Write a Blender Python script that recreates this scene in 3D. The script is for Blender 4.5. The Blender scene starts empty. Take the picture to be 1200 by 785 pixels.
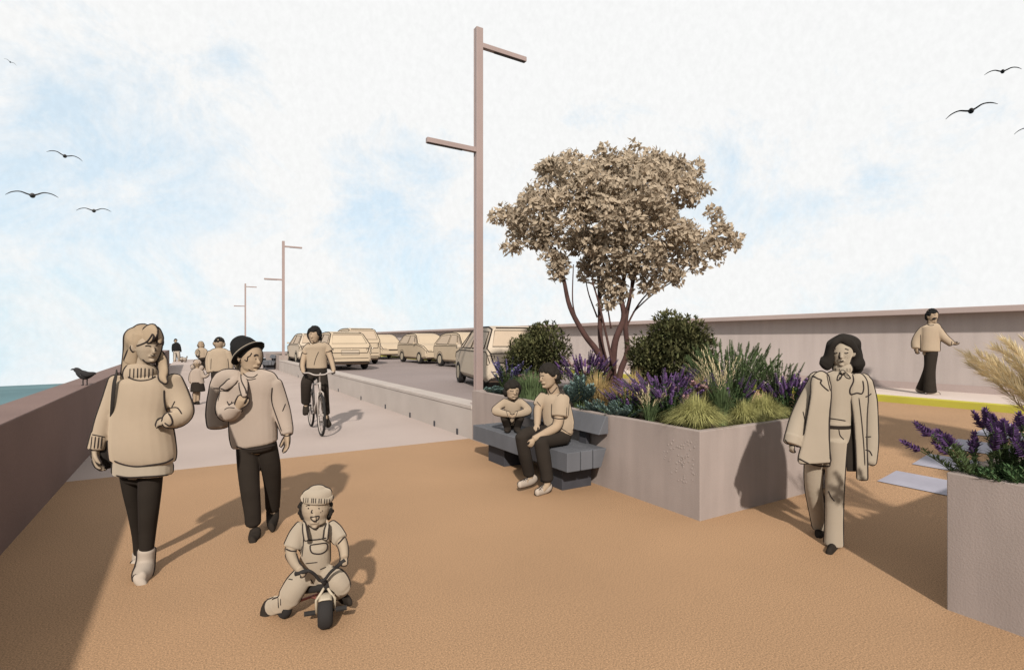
import bpy, bmesh, math, random
import numpy as np
from mathutils import Vector, Matrix, Quaternion, noise
from mathutils.bvhtree import BVHTree

R = math.radians
random.seed(7)
scene = bpy.context.scene
COL = scene.collection

# ------------------------------------------------------------------ survey frame
# the place was surveyed from a standing point at (0, 0); +Y runs along the promenade, +X towards the road
YAW, EYE, FOC, CX, HY = R(31.1), 1.62, 620.0, 600.0, 398.0
FW = Vector((math.sin(YAW), math.cos(YAW), 0))
RT = Vector((math.cos(YAW), -math.sin(YAW), 0))
UP = Vector((0, 0, 1))


def at(px, py, d):
    """sight line through a survey reading, at distance d"""
    return UP * EYE + d * (FW + RT * ((px - CX) / FOC) + UP * ((HY - py) / FOC))


def dist(py, z=0.0):
    return (EYE - z) * FOC / (py - HY)


# ------------------------------------------------------------------ object helpers
def tag(o, label=None, cat=None, group=None, kind=None):
    if label: o['label'] = label
    if cat: o['category'] = cat
    if group: o['group'] = group
    if kind: o['kind'] = kind
    return o


def link(name, me, parent=None):
    o = bpy.data.objects.new(name, me)
    COL.objects.link(o)
    if parent is not None:
        o.parent = parent
    return o


def empty(name, loc=(0, 0, 0), rz=0.0):
    o = bpy.data.objects.new(name, None)
    COL.objects.link(o)
    o.location = loc
    o.rotation_euler = (0, 0, rz)
    o.empty_display_size = 0.2
    return o


def copy_tree(o, parent=None):
    c = o.copy()
    COL.objects.link(c)
    if parent is not None:
        c.parent = parent
    for ch in list(o.children):
        copy_tree(ch, c)
    return c


class MB:
    """collects shapes; build() links them as one mesh object"""

    def __init__(self):
        self.v, self.f, self.m = [], [], []

    def add(self, vs, fs, mi=0):
        b = len(self.v)
        self.v += [tuple(p) for p in vs]
        self.f += [tuple(i + b for i in f) for f in fs]
        self.m += [mi] * len(fs)
        return self

    def box(self, a, b, mi=0):
        x0, y0, z0 = a
        x1, y1, z1 = b
        return self.add([(x0, y0, z0), (x1, y0, z0), (x1, y1, z0), (x0, y1, z0), (x0, y0, z1), (x1, y0, z1), (x1, y1, z1), (x0, y1, z1)],
                        [(3, 2, 1, 0), (4, 5, 6, 7), (0, 1, 5, 4), (1, 2, 6, 5), (2, 3, 7, 6), (3, 0, 4, 7)], mi)

    def prism(self, prof, axis, a, b, mi=0):
        """closed 2-D profile pushed along an axis ('x','y','z')"""
        def p3(u, v, w):
            return {'x': (w, u, v), 'y': (u, w, v), 'z': (u, v, w)}[axis]
        n = len(prof)
        vs = [p3(u, v, a) for u, v in prof] + [p3(u, v, b) for u, v in prof]
        fs = [tuple(range(n - 1, -1, -1)), tuple(range(n, 2 * n))] + [(i, (i + 1) % n, n + (i + 1) % n, n + i) for i in range(n)]
        return self.add(vs, fs, mi)

    def tube(self, pts, r, n=6, mi=0, cap=True):
        pts = [Vector(p) for p in pts]
        k = len(pts)
        if k < 2: return self
        rs = r if isinstance(r, (list, tuple)) else [r] * k
        prev = None
        vs, fs = [], []
        for i, p in enumerate(pts):
            t = pts[min(i + 1, k - 1)] - pts[max(i - 1, 0)]
            if t.length < 1e-9: t = Vector((0, 0, 1))
            t.normalize()
            if prev is None:
                prev = t.orthogonal().normalized()
            a = prev - t * prev.dot(t)
            if a.length < 1e-6: a = t.orthogonal()
            a.normalize(); prev = a
            b = t.cross(a)
            for j in range(n):
                th = 2 * math.pi * j / n
                vs.append(p + (a * math.cos(th) + b * math.sin(th)) * rs[i])
        for i in range(k - 1):
            for j in range(n):
                fs.append((i * n + j, i * n + (j + 1) % n, (i + 1) * n + (j + 1) % n, (i + 1) * n + j))
        if cap:
            fs.append(tuple(range(n - 1, -1, -1)))
            fs.append(tuple((k - 1) * n + j for j in range(n)))
        return self.add(vs, fs, mi)

    def ball(self, c, r, n=8, m=6, mi=0):
        c = Vector(c)
        rx, ry, rz = r if isinstance(r, (tuple, list)) else (r, r, r)
        vs = [c + Vector((0, 0, -rz))]
        for i in range(1, m):
            ph = -math.pi / 2 + math.pi * i / m
            for j in range(n):
                th = 2 * math.pi * j / n
                vs.append(c + Vector((rx * math.cos(ph) * math.cos(th), ry * math.cos(ph) * math.sin(th), rz * math.sin(ph))))
        vs.append(c + Vector((0, 0, rz)))
        fs = [(0, 1 + (j + 1) % n, 1 + j) for j in range(n)]
        for i in range(m - 2):
            for j in range(n):
                a = 1 + i * n
                fs.append((a + j, a + (j + 1) % n, a + n + (j + 1) % n, a + n + j))
        l = len(vs) - 1
        a = 1 + (m - 2) * n
        fs += [(a + j, a + (j + 1) % n, l) for j in range(n)]
        return self.add(vs, fs, mi)

    def disc_tube(self, c, ax, r0, r1, w, n=20, mi=0):
        """ring (r0 inner, r1 outer) of width w around axis ax"""
        c, ax = Vector(c), Vector(ax).normalized()
        a = ax.orthogonal().normalized(); b = ax.cross(a)
        vs, fs = [], []
        prof = [(r0, -w / 2), (r1 - w * .2, -w / 2), (r1, -w * .25), (r1, w * .25), (r1 - w * .2, w / 2), (r0, w / 2)]
        k = len(prof)
        for j in range(n):
            th = 2 * math.pi * j / n
            e = a * math.cos(th) + b * math.sin(th)
            for (r, h) in prof: vs.append(c + e * r + ax * h)
        for j in range(n):
            for i in range(k):
                fs.append((j * k + i, j * k + (i + 1) % k, ((j + 1) % n) * k + (i + 1) % k, ((j + 1) % n) * k + i))
        return self.add(vs, fs, mi)

    def mesh(self, name, mats, smooth=False):
        me = bpy.data.meshes.new(name)
        me.from_pydata(self.v, [], self.f)
        for m in (mats if isinstance(mats, (list, tuple)) else [mats]): me.materials.append(m)
        if any(self.m): me.polygons.foreach_set('material_index', self.m)
        if smooth: me.polygons.foreach_set('use_smooth', [True] * len(me.polygons))
        me.validate(); me.update()
        return me

    def build(self, name, mats, parent=None, smooth=False, bevel=0.0):
        me = self.mesh(name, mats, smooth)
        if bevel:
            bm = bmesh.new(); bm.from_mesh(me)
            bmesh.ops.recalc_face_normals(bm, faces=bm.faces)
            ed = [e for e in bm.edges if len(e.link_faces) == 2 and e.calc_face_angle() > 0.5]
            bmesh.ops.bevel(bm, geom=ed, offset=bevel, segments=2, affect='EDGES', profile=0.5, clamp_overlap=True)
            bm.to_mesh(me); bm.free(); me.update()
        return link(name, me, parent)


# ------------------------------------------------------------------ materials
def mat(name, col, rough=0.85, var=0.12, scale=6.0, bump=0.0, bscale=60.0, streak=0.0, speck=0.0, sscale=140.0, spec=0.25, island=0.0, col2=None, trans=0.0, sheen=0.0):
    col = tuple(min(.8, c * 1.09) for c in col)
    if col2: col2 = tuple(min(.8, c * 1.09) for c in col2)
    m = bpy.data.materials.new(name)
    m.use_nodes = True
    nt = m.node_tree
    N, L = nt.nodes, nt.links
    p = N['Principled BSDF']
    p.inputs['Roughness'].default_value = rough
    p.inputs['Specular IOR Level'].default_value = spec
    tc = N.new('ShaderNodeTexCoord')
    src = tc.outputs['Object']

    def noise_tex(sc, det=4.0, vec=None, rough_=.5):
        n = N.new('ShaderNodeTexNoise')
        n.inputs['Scale'].default_value = sc
        n.inputs['Detail'].default_value = det; n.inputs['Roughness'].default_value = rough_
        L.new(vec or src, n.inputs['Vector'])
        return n.outputs['Fac']

    def remap(fac, a, b, lo=0.3, hi=0.7):
        r = N.new('ShaderNodeMapRange')
        r.inputs['From Min'].default_value = lo
        r.inputs['From Max'].default_value = hi
        r.inputs['To Min'].default_value = a
        r.inputs['To Max'].default_value = b
        L.new(fac, r.inputs['Value'])
        return r.outputs['Result']

    def mul(a, b):
        x = N.new('ShaderNodeMath'); x.operation = 'MULTIPLY'
        L.new(a, x.inputs[0]); L.new(b, x.inputs[1])
        return x.outputs[0]
    val = remap(noise_tex(scale), 1 - var, 1 + var)
    if speck: val = mul(val, remap(noise_tex(sscale, 4.0, rough_=.8), 1 - speck, 1 + speck, .3, .7))
    if streak:
        mp = N.new('ShaderNodeMapping'); mp.inputs['Scale'].default_value = (5.5, 5.5, 0.7)
        L.new(src, mp.inputs['Vector'])
        val = mul(val, remap(noise_tex(1.0, 5.0, mp.outputs['Vector']), 1 - streak, 1 + streak))
    if island:
        g = N.new('ShaderNodeNewGeometry')
        val = mul(val, remap(g.outputs['Random Per Island'], 1 - island, 1 + island, 0, 1))
    base = N.new('ShaderNodeMix'); base.data_type = 'RGBA'
    base.inputs['A'].default_value = (*col, 1); base.inputs['B'].default_value = (*(col2 or col), 1)
    if col2: L.new(remap(noise_tex(scale * 2.3, 3.0), 0, 1, .35, .65), base.inputs['Factor'])
    sc = N.new('ShaderNodeVectorMath'); sc.operation = 'SCALE'
    L.new(base.outputs['Result'], sc.inputs[0]); L.new(val, sc.inputs['Scale'])
    L.new(sc.outputs['Vector'], p.inputs['Base Color'])
    if sheen:
        p.inputs['Sheen Weight'].default_value = sheen; p.inputs['Sheen Roughness'].default_value = .6
        p.inputs['Sheen Tint'].default_value = (*[min(1, c * 3.2) for c in col], 1)
    if trans:
        tb = N.new('ShaderNodeBsdfTranslucent'); ms = N.new('ShaderNodeMixShader'); ms.inputs[0].default_value = trans
        L.new(sc.outputs['Vector'], tb.inputs['Color']); L.new(p.outputs[0], ms.inputs[1]); L.new(tb.outputs[0], ms.inputs[2])
        L.new(ms.outputs[0], N['Material Output'].inputs['Surface'])
    if bump:
        b = N.new('ShaderNodeBump'); b.inputs['Strength'].default_value = bump; b.inputs['Distance'].default_value = 0.01
        L.new(noise_tex(bscale, 5.0), b.inputs['Height']); L.new(b.outputs['Normal'], p.inputs['Normal'])
    return m


M = dict(
    orange=mat('resin_gravel', (.232, .139, .075), .9, .08, .55, 0, 260, speck=.68, sscale=112),
    path=mat('pale_concrete_paving', (.275, .222, .196), .9, .07, .5, .05, 160, speck=.14, sscale=110),
    asphalt=mat('asphalt', (.165, .132, .122), .92, .07, .5, .1, 200, speck=.24, sscale=85),
    kerbstone=mat('pale_kerb_concrete', (.285, .245, .218), .85, .06, 1.5, .15, 90, speck=.07, sscale=70),
    planter=mat('planter_concrete', (.205, .166, .147), .85, .06, 1.6, .2, 80, streak=.09, speck=.04),
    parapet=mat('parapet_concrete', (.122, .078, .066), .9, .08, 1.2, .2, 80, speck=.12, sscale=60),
    farwall=mat('sea_wall_render', (.31, .262, .24), .9, .06, .6, .15, 60, streak=.06, speck=.06, sscale=40),
    coping=mat('sea_wall_coping', (.275, .215, .195), .9, .06, .8, .15, 60, speck=.06, sscale=40),
    pavement=mat('pavement_slab', (.40, .33, .29), .9, .05, .8, .1, 60),
    yellow=mat('yellow_road_paint', (.30, .265, .035), .7, .08, 2.0),
    white=mat('white_road_paint', (.205, .196, .228), .75, .10, 3.0, speck=.06),
    soil=mat('planting_soil', (.045, .032, .022), .95, .3, 8, .8, 40),
    lamp=mat('brown_lamp_metal', (.205, .15, .135), .55, .05, 2, spec=.4),
    lamp_dark=mat('lamp_underside', (.03, .022, .02), .6),
    slat=mat('grey_bench_timber', (.070, .070, .076), .8, .08, 3, .15, 50, streak=.1),
    bench_dark=mat('bench_leg_steel', (.03, .029, .033), .7),
    ink=mat('ink_line', (.016, .011, .009), .9, .0),
    beige=mat('beige_cloth', (.206, .158, .112), .95, .045, 5, spec=.1, sheen=.55),
    beige2=mat('mauve_beige_cloth', (.205, .162, .130), .95, .05, 3, spec=.1, sheen=.55),
    stone=mat('sand_cloth', (.200, .164, .124), .95, .05, 4, spec=.1, sheen=.55),
    skin=mat('pale_skin', (.215, .166, .118), .85, .03, 6, spec=.15),
    skin2=mat('warm_skin', (.220, .160, .108), .85, .03, 6, spec=.15),
    hairb=mat('blonde_hair', (.200, .146, .096), .9, .07, 10, spec=.15),
    black=mat('charcoal_cloth', (.0175, .0135, .0105), .95, .1, 8, spec=.08),
    darkhair=mat('dark_hair', (.013, .0105, .0085), .9, .1, 20, spec=.1),
    blackhat=mat('black_felt', (.008, .0072, .0068), .9, .1, 20, spec=.1),
    shoe=mat('cream_shoe', (.25, .205, .165), .8, .03, 8),
    carpaint=mat('sand_car_paint', (.30, .235, .165), .75, .04, 1.2, spec=.2),
    carpaint2=mat('pale_car_paint', (.315, .258, .198), .75, .04, 1.2, spec=.2),
    carglass=mat('sand_car_glass', (.275, .21, .15), .6, .05, 1.5, spec=.3),
    tyre=mat('tyre_rubber', (.014, .012, .011), .9),
    rim=mat('cream_wheel_rim', (.27, .225, .165), .6),
    bag=mat('black_bag_leather', (.015, .012, .010), .85, spec=.15),
    metal=mat('pale_bike_metal', (.24, .205, .18), .5, spec=.4),
    gull=mat('dark_feathers', (.014, .012, .012), .9),
    gullg=mat('grey_feathers', (.05, .046, .045), .9),
    red=mat('red_paint', (.19, .06, .045), .6),
    # planting
    bark=mat('reddish_bark', (.046, .022, .018), .9, .25, 9, .5, 40),
    treeleaf=mat("beige_leaf", (.340, .272, .198), .8, .14, 1.3, island=.2, spec=.1, trans=.4),
    shrubleaf=mat('dark_shrub_leaf', (.060, .066, .028), .8, .2, 4, island=.5, col2=(.092, .085, .036), spec=.15, trans=.25),
    green=mat('fresh_green_leaf', (.082, .112, .048), .8, .2, 5, island=.35, spec=.15, trans=.3),
    deepgreen=mat('deep_green_leaf', (.042, .076, .030), .8, .2, 5, island=.35, spec=.15, trans=.3),
    teal=mat('blue_green_leaf', (.098, .140, .128), .8, .2, 5, island=.3, spec=.15, trans=.25),
    fescue=mat('light_green_grass', (.285, .270, .105), .8, .15, 5, island=.3, spec=.15, trans=.3),
    straw=mat('golden_grass', (.33, .235, .105), .8, .15, 5, island=.3, spec=.15, trans=.3),
    plume=mat('tan_plume', (.56, .46, .29), .9, .15, 5, island=.25, spec=.1, trans=.35),
    lavender=mat('lavender_flower', (.080, .042, .105), .8, .2, 8, island=.4, spec=.1, trans=.2),
    purple=mat('purple_flower', (.125, .066, .165), .8, .2, 8, island=.4, spec=.1, trans=.25),
    blueviolet=mat('blue_violet_flower', (.105, .085, .19), .8, .2, 8, island=.35, spec=.1),
    pink=mat('dusty_pink_flower', (.20, .115, .115), .85, .2, 8, island=.3, spec=.1),
)
# ------------------------------------------------------------------ camera, light, sky
cam = bpy.data.cameras.new('camera')
cam.sensor_width = 36.0
cam.lens = 36.0 * FOC / 1200.0
cam.shift_y = (HY - 392.5) / 1200.0
cam.clip_start = 0.05
cam.clip_end = 6000
co = bpy.data.objects.new('camera', cam)
COL.objects.link(co)
co.location = (0, 0, EYE)
co.rotation_euler = (R(90), 0, -YAW)
scene.camera = co

SUN_EL = R(33)
SUN_AZ = YAW - R(1.5)
sd = Vector((math.sin(SUN_AZ) * math.cos(SUN_EL), math.cos(SUN_AZ) * math.cos(SUN_EL), -math.sin(SUN_EL)))
sun = bpy.data.lights.new('sun', 'SUN')
sun.energy = 2.85
sun.angle = R(1.6)
sun.color = (1.0, .95, .88)
so = bpy.data.objects.new('sun', sun)
COL.objects.link(so)
so.rotation_euler = sd.to_track_quat('-Z', 'Y').to_euler()
so.location = (-10, -15, 20)

w = bpy.data.worlds.new('World')
scene.world = w
w.use_nodes = True
nt = w.node_tree
N, L = nt.nodes, nt.links
bg = N['Background']
bg.inputs['Strength'].default_value = 0.1
tc = N.new('ShaderNodeTexCoord')
sky = N.new('ShaderNodeTexSky')
sky.sky_type = 'NISHITA'
sky.sun_disc = False
sky.sun_elevation = SUN_EL
sky.sun_rotation = SUN_AZ + math.pi
sky.air_density = 1.0
sky.dust_density = 1.0
sep = N.new('ShaderNodeSeparateXYZ'); L.new(tc.outputs['Generated'], sep.inputs[0])
mx = N.new('ShaderNodeMath'); mx.operation = 'MAXIMUM'; mx.inputs[1].default_value = 0.06
L.new(sep.outputs['Z'], mx.inputs[0])
cmb = N.new('ShaderNodeCombineXYZ')
L.new(sep.outputs['X'], cmb.inputs['X']); L.new(sep.outputs['Y'], cmb.inputs['Y']); L.new(mx.outputs[0], cmb.inputs['Z'])
L.new(cmb.outputs[0], sky.inputs['Vector'])


def wnoise(scale, detail, rough=.55, mscale=(1, 1, 1), dist_=0.0, off=(0, 0, 0)):
    mp = N.new('ShaderNodeMapping'); mp.inputs['Scale'].default_value = mscale; mp.inputs['Location'].default_value = off
    L.new(tc.outputs['Generated'], mp.inputs['Vector'])
    n = N.new('ShaderNodeTexNoise')
    n.inputs['Scale'].default_value = scale; n.inputs['Detail'].default_value = detail
    n.inputs['Roughness'].default_value = rough; n.inputs['Distortion'].default_value = dist_
    L.new(mp.outputs['Vector'], n.inputs['Vector'])
    return n.outputs['Fac']


def wrange(v, a, b, c, d):
    r = N.new('ShaderNodeMapRange')
    for k, x in zip(('From Min', 'From Max', 'To Min', 'To Max'), (a, b, c, d)): r.inputs[k].default_value = x
    L.new(v, r.inputs['Value'])
    return r.outputs['Result']


def wmath(op, a, b):
    x = N.new('ShaderNodeMath'); x.operation = op
    for i, s in enumerate((a, b)):
        if isinstance(s, (int, float)): x.inputs[i].default_value = s
        else: L.new(s, x.inputs[i])
    return x.outputs[0]


# pale watercolour cloud over thin blue: soft washes with blotchy edges and a fine paper grain
big = wnoise(2.1, 3.0, .5, (1, 1, 1.35), .4, (3.1, .4, 1.7))
mid = wnoise(5.5, 8.0, .7, (1, 1, 1.2), .5, (.3, 1.9, .2))
grain = wnoise(120, 3.0, .6, (1, 1, .7))
clear = wmath('ADD', wmath('MULTIPLY', big, .5), wmath('MULTIPLY', mid, .5))
# more cloud towards the road side and overhead, as over land
side = N.new('ShaderNodeVectorMath'); side.operation = 'DOT_PRODUCT'
L.new(tc.outputs['Generated'], side.inputs[0]); side.inputs[1].default_value = (.86, -.25, .25)
clear = wmath('SUBTRACT', clear, wrange(side.outputs['Value'], -.6, .8, -.058, .128))
clear = wmath('SUBTRACT', clear, wrange(sep.outputs['Z'], .22, .55, 0, .10))
clear = wmath('ADD', clear, wrange(sep.outputs['Z'], .0, .22, .02, .004))
blue_f = wrange(clear, .435, .56, 0, .95)
wash = N.new('ShaderNodeMix'); wash.data_type = 'RGBA'
wash.inputs['A'].default_value = (4.10, 4.12, 4.10, 1)
L.new(blue_f, wash.inputs['Factor'])
tint = N.new('ShaderNodeMix'); tint.data_type = 'RGBA'; tint.inputs['Factor'].default_value = .9
L.new(sky.outputs['Color'], tint.inputs['A']); tint.inputs['B'].default_value = (2.98, 3.53, 3.90, 1)
L.new(tint.outputs['Result'], wash.inputs['B'])
sc = N.new('ShaderNodeVectorMath'); sc.operation = 'SCALE'
L.new(wash.outputs['Result'], sc.inputs[0]); L.new(wrange(grain, .3, .7, .968, 1.025), sc.inputs['Scale'])
L.new(sc.outputs['Vector'], bg.inputs['Color'])

vs = scene.view_settings
vs.view_transform = 'Standard'
vs.look = 'None'
vs.exposure = 1.2
vs.gamma = 1.0
scene.cycles.max_bounces = 6
scene.cycles.use_denoising = True

# ------------------------------------------------------------------ ground, road, path, sea
XL = 3.88          # line of planters and low wall
XW = -1.24         # inner face of the parapet
ZR = 0.43          # road level
YE = 51.0          # end of the promenade
XK = 11.35         # kerb across the road


def sstep(t):
    t = max(0.0, min(1.0, t))
    return t * t * (3 - 2 * t)


def gz(x, y):
    """plaza surface: flat on the promenade side, easing up to road level"""
    if x <= XL: return 0.0
    return ZR * max(sstep((x - 5.6) / 3.9), sstep((y - 4.6) / 3.1) * sstep((x - 3.9) / .5))


b = MB()
b.add([(XW, -7, 0), (XL, -7, 0), (XL, 7.8, 0), (XW, 7.8, 0)], [(0, 1, 2, 3)])
xs = [XL + (XK - XL) * i / 40 for i in range(41)]
ys = [-7 + (7.9 + 7) * i / 40 for i in range(41)]
vsx = [(x, y, gz(x, y)) for y in ys for x in xs]
b.add(vsx, [(j * 41 + i, j * 41 + i + 1, (j + 1) * 41 + i + 1, (j + 1) * 41 + i) for j in range(40) for i in range(40)])
o = b.build('plaza', M['orange'], smooth=True); tag(o, 'orange resin gravel plaza rising gently to the road', 'ground', kind='structure')
b = MB(); b.add([(XW, 7.8, 0), (XL, 7.8, 0), (XL, YE, 0), (XW, YE, 0)], [(0, 1, 2, 3)])
o = b.build('path', M['path']); tag(o, 'pale grey promenade path beside the parapet', 'path', kind='structure')
b = MB(); b.add([(XL + .1, 7.9, ZR), (XK, 7.9, ZR), (XK, 58, ZR), (XL + .1, 58, ZR)], [(0, 1, 2, 3)])
o = b.build('road', M['asphalt']); tag(o, 'grey asphalt road with parked cars', 'road', kind='structure')
b = MB(); b.box((XK, -7, .2), (XK + .16, 58, ZR + .125))
o = b.build('kerb', M['yellow'], bevel=.012); tag(o, 'yellow painted kerb along the far pavement', 'kerb', kind='structure')
b = MB(); b.box((XK + .16, -7, .2), (13.4, 58, ZR + .121))
o = b.build('pavement', M['pavement']); tag(o, 'narrow pale pavement along the sea wall', 'pavement', kind='structure')
b = MB()
for k in range(6):
    x0 = 6.47 + k * .74
    y0, y1 = -1.2, 2.92 - .035 * k
    n = 14
    vv = []
    for i in range(n + 1):
        y = y0 + (y1 - y0) * i / n
        for x in (x0, x0 + .22, x0 + .44): vv.append((x, y, gz(x, y) + .008))
    b.add(vv, [(3 * i + j, 3 * i + j + 1, 3 * i + j + 4, 3 * i + j + 3) for i in range(n) for j in (0, 1)])
o = b.build('road_markings', M['white']); tag(o, 'white zebra crossing bars on the orange surfacing', 'road marking', kind='structure')
# bank under the promenade and the sea, curving away to its horizon
b = MB(); b.box((XW - .38, -7, -4.2), (14, -6.9, -.02)); b.box((XW - .38, -6.9, -4.2), (XW - .02, YE, -.3)); b.box((XW - .02, YE - .2, -4.2), (14, YE, -.02))
o = b.build('embankment', M['parapet']); tag(o, 'concrete embankment under the promenade', 'embankment', kind='structure')

sea_m = mat('sea_water', (.066, .118, .128), .75, .18, .08, .6, .9, spec=.12)
SR, SZ = 1900.0, -3.4
b = MB(); rings, seg = 34, 72
vv = [(0, 20, SZ)]
for i in range(1, rings + 1):
    th = R(7.0) * (i / rings) ** 1.5
    for j in range(seg):
        a = 2 * math.pi * j / seg
        vv.append((SR * math.sin(th) * math.cos(a), 20 + SR * math.sin(th) * math.sin(a), SZ - SR * (1 - math.cos(th))))
ff = [(0, 1 + j, 1 + (j + 1) % seg) for j in range(seg)]
for i in range(rings - 1):
    a = 1 + i * seg
    ff += [(a + j, a + seg + j, a + seg + (j + 1) % seg, a + (j + 1) % seg) for j in range(seg)]
b.add(vv, ff)
o = b.build('sea', sea_m, smooth=True); tag(o, 'teal sea beyond the parapet', 'sea', kind='structure')

# ------------------------------------------------------------------ walls
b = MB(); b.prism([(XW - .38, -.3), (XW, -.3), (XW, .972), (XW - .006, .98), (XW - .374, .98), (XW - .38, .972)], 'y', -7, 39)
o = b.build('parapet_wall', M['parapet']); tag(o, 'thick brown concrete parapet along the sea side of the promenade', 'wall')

o = empty('sea_wall', (13.4, 26, ZR)); tag(o, 'long tall pale wall with projecting coping behind the parked cars', 'wall')
b = MB(); b.box((0, -33, -.2), (.35, 32, 1.718)); b.build('wall_face', M['farwall'], o)
b = MB(); b.box((-.30, -33, 1.72), (.4, 32, 1.84)); b.build('coping', M['coping'], o, bevel=.01)
b = MB(); b.box((-.035, -33, .1), (-.002, 32, .27)); b.build('plinth', M['coping'], o)

o = empty('low_wall', (XL, 7.69, 0)); tag(o, 'low pale concrete kerb wall between promenade and road', 'wall')
b = MB(); b.box((0, 0, -.1), (.34, 22.4, .485)); b.build('wall_face', M['kerbstone'], o)
b = MB(); b.box((-.012, 0, .487), (.352, 22.4, .55)); b.build('cap', M['kerbstone'], o, bevel=.008)
b = MB()
for y in (.55, 1.55, 2.85, 4.5, 6.6, 9.2, 12.5, 16.5): b.box((-.012, y - .03, .002), (-.001, y + .03, .1))
b.build('drain_slots', M['bench_dark'], o)


def planter(x0, y0, x1, y1, label, h=.8, t=.07):
    o = empty('planter', (x0, y0, 0))
    w_, l_ = x1 - x0, y1 - y0
    b = MB()
    outer = [(0, 0), (w_, 0), (w_, l_), (0, l_)]
    inner = [(t, t), (w_ - t, t), (w_ - t, l_ - t), (t, l_ - t)]
    vv = [(x, y, -.2) for x, y in outer] + [(x, y, h) for x, y in outer] + [(x, y, h) for x, y in inner] + [(x, y, h - .25) for x, y in inner]
    ff = []
    for i in range(4):
        j = (i + 1) % 4
        ff += [(i, j, 4 + j, 4 + i), (4 + i, 4 + j, 8 + j, 8 + i), (8 + i, 8 + j, 12 + j, 12 + i)]
    b.add(vv, ff)
    b.build('planter_wall', M['planter'], o, bevel=.006)
    b = MB()
    n = 12
    vv = [(t + (w_ - 2 * t) * i / n, t + (l_ - 2 * t) * j / n, h - .07 + .03 * noise.noise((i * .7, j * .9, x0))) for j in range(n + 1) for i in range(n + 1)]
    b.add(vv, [(j * (n + 1) + i, j * (n + 1) + i + 1, (j + 1) * (n + 1) + i + 1, (j + 1) * (n + 1) + i) for j in range(n) for i in range(n)])
    b.build('soil', M['soil'], o)
    tag(o, label, 'planter')
    return o


P1 = planter(XL, 3.18, 6.0, 7.688, 'long raised concrete planter behind the occupied bench')
P2 = planter(XL, -3.2, 6.3, 1.374, 'raised concrete planter of lavender and tall plume grass', .825)
P3 = planter(XL, 30.1, 6.0, 36.0, 'far small planter beside the second lamp post')
# faint dotted relief cast into the long planter face
b = MB(); rr = random.Random(3)
for k in range(60):
    a = rr.random() ** .6
    y = .06 + .42 * rr.random() * (1 - .5 * rr.random()); z = .30 + .40 * rr.random()
    if (y - .2) ** 2 / .06 + (z - .5) ** 2 / .045 > 1: continue
    b.disc_tube((-.0015, y, z), (1, 0, 0), .002, .006 + .004 * rr.random(), .004, 7)
b.build('dotted_relief', mat('relief_concrete', (.225, .184, .164), .85, .06, 1.6), P1)


def bench(loc, label):
    o = empty('bench', loc)
    tag(o, label, 'bench')
    Lb = 2.14
    xs = [(0.0, .17), (.185, .335), (.35, .53)]
    for i, (a, c) in enumerate(xs):
        b = MB()
        if i == 2: prof = [(a, .25), (c - .075, .25), (c, .45), (a, .45)]
        else: prof = [(a, .25), (c, .25), (c, .45), (a, .45)]
        b.prism(prof, 'y', 0, Lb)
        b.build('seat_plank', M['slat'], o, bevel=.006)
    b = MB(); b.prism([(.42, .6), (.555, .6), (.555, .79), (.52, .79)], 'y', 0, 1.68)
    b.build('backrest', M['slat'], o, bevel=.006)
    for y in (.22, 1.46):
        b = MB(); b.box((.10, y, -.001), (.50, y + .42, .249))
        b.build('leg', M['bench_dark'], o, bevel=.004)
    for y in (.3, 1.15):
        b = MB(); b.box((.49, y, .452), (.545, y + .12, .598))
        b.build('backrest_bracket', M['bench_dark'], o)
    return o


B1 = bench((3.30, 4.37, 0), 'dark grey slatted bench against the long planter with two people')
B2 = copy_tree(B1); B2.location = (3.30, 31.2, 0); B2['label'] = 'distant dark empty bench by the second lamp post'


def street_lamp(x, y, z, label):
    o = empty('street_lamp', (x, y, z))
    tag(o, label, 'street lamp', 'street lamps along the promenade')
    H = 6.83 - z
    b = MB(); b.box((-.062, -.045, 0), (.062, .045, H)); b.box((-.066, .0445, 0), (-.02, .062, H)); b.box((-.11, -.1, -.002), (.11, .1, .012)); b.build('pole', M['lamp'], o, bevel=.006)
    for s, zz in ((1, H - .28), (-1, H - 2.05)):
        b = MB(); b.box((s * .062 if s > 0 else -.93, -.04, zz - .04), (.93 if s > 0 else -.062, .04, zz + .04)); arm = b.build('lamp_arm', M['lamp'], o, bevel=.005)
        b = MB(); b.box((s * .3 if s > 0 else -.91, -.03, zz - .047), (.91 if s > 0 else -.3, .03, zz - .0405)); b.build('light_strip', M['lamp_dark'], arm)
    return o


S1 = street_lamp(4.1, 7.875, .552, 'nearest tall brown lamp post with two arms behind the planter corner')
for (x, y, lb) in ((4.1, 30.2, 'second lamp post beside the beige car and far bench'), (4.08, 53.6, 'most distant thin lamp post behind the man in the black hat')):
    c = copy_tree(S1); c.location = (x, y, .552 if y < 40 else ZR); c['label'] = lb
# ------------------------------------------------------------------ figures: rings -> one skin
def catmull(vals, sub):
    n = len(vals)
    if n < 3: sub = max(sub, 2)
    out = []
    for i in range(n - 1):
        p0, p1, p2, p3 = vals[max(i - 1, 0)], vals[i], vals[i + 1], vals[min(i + 2, n - 1)]
        for k in range(sub):
            t = k / sub
            out.append(0.5 * ((2 * p1) + (p2 - p0) * t + (2 * p0 - 5 * p1 + 4 * p2 - p3) * t * t + (3 * p1 - p0 - 3 * p2 + p3) * t ** 3))
    out.append(vals[-1])
    return out


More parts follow.
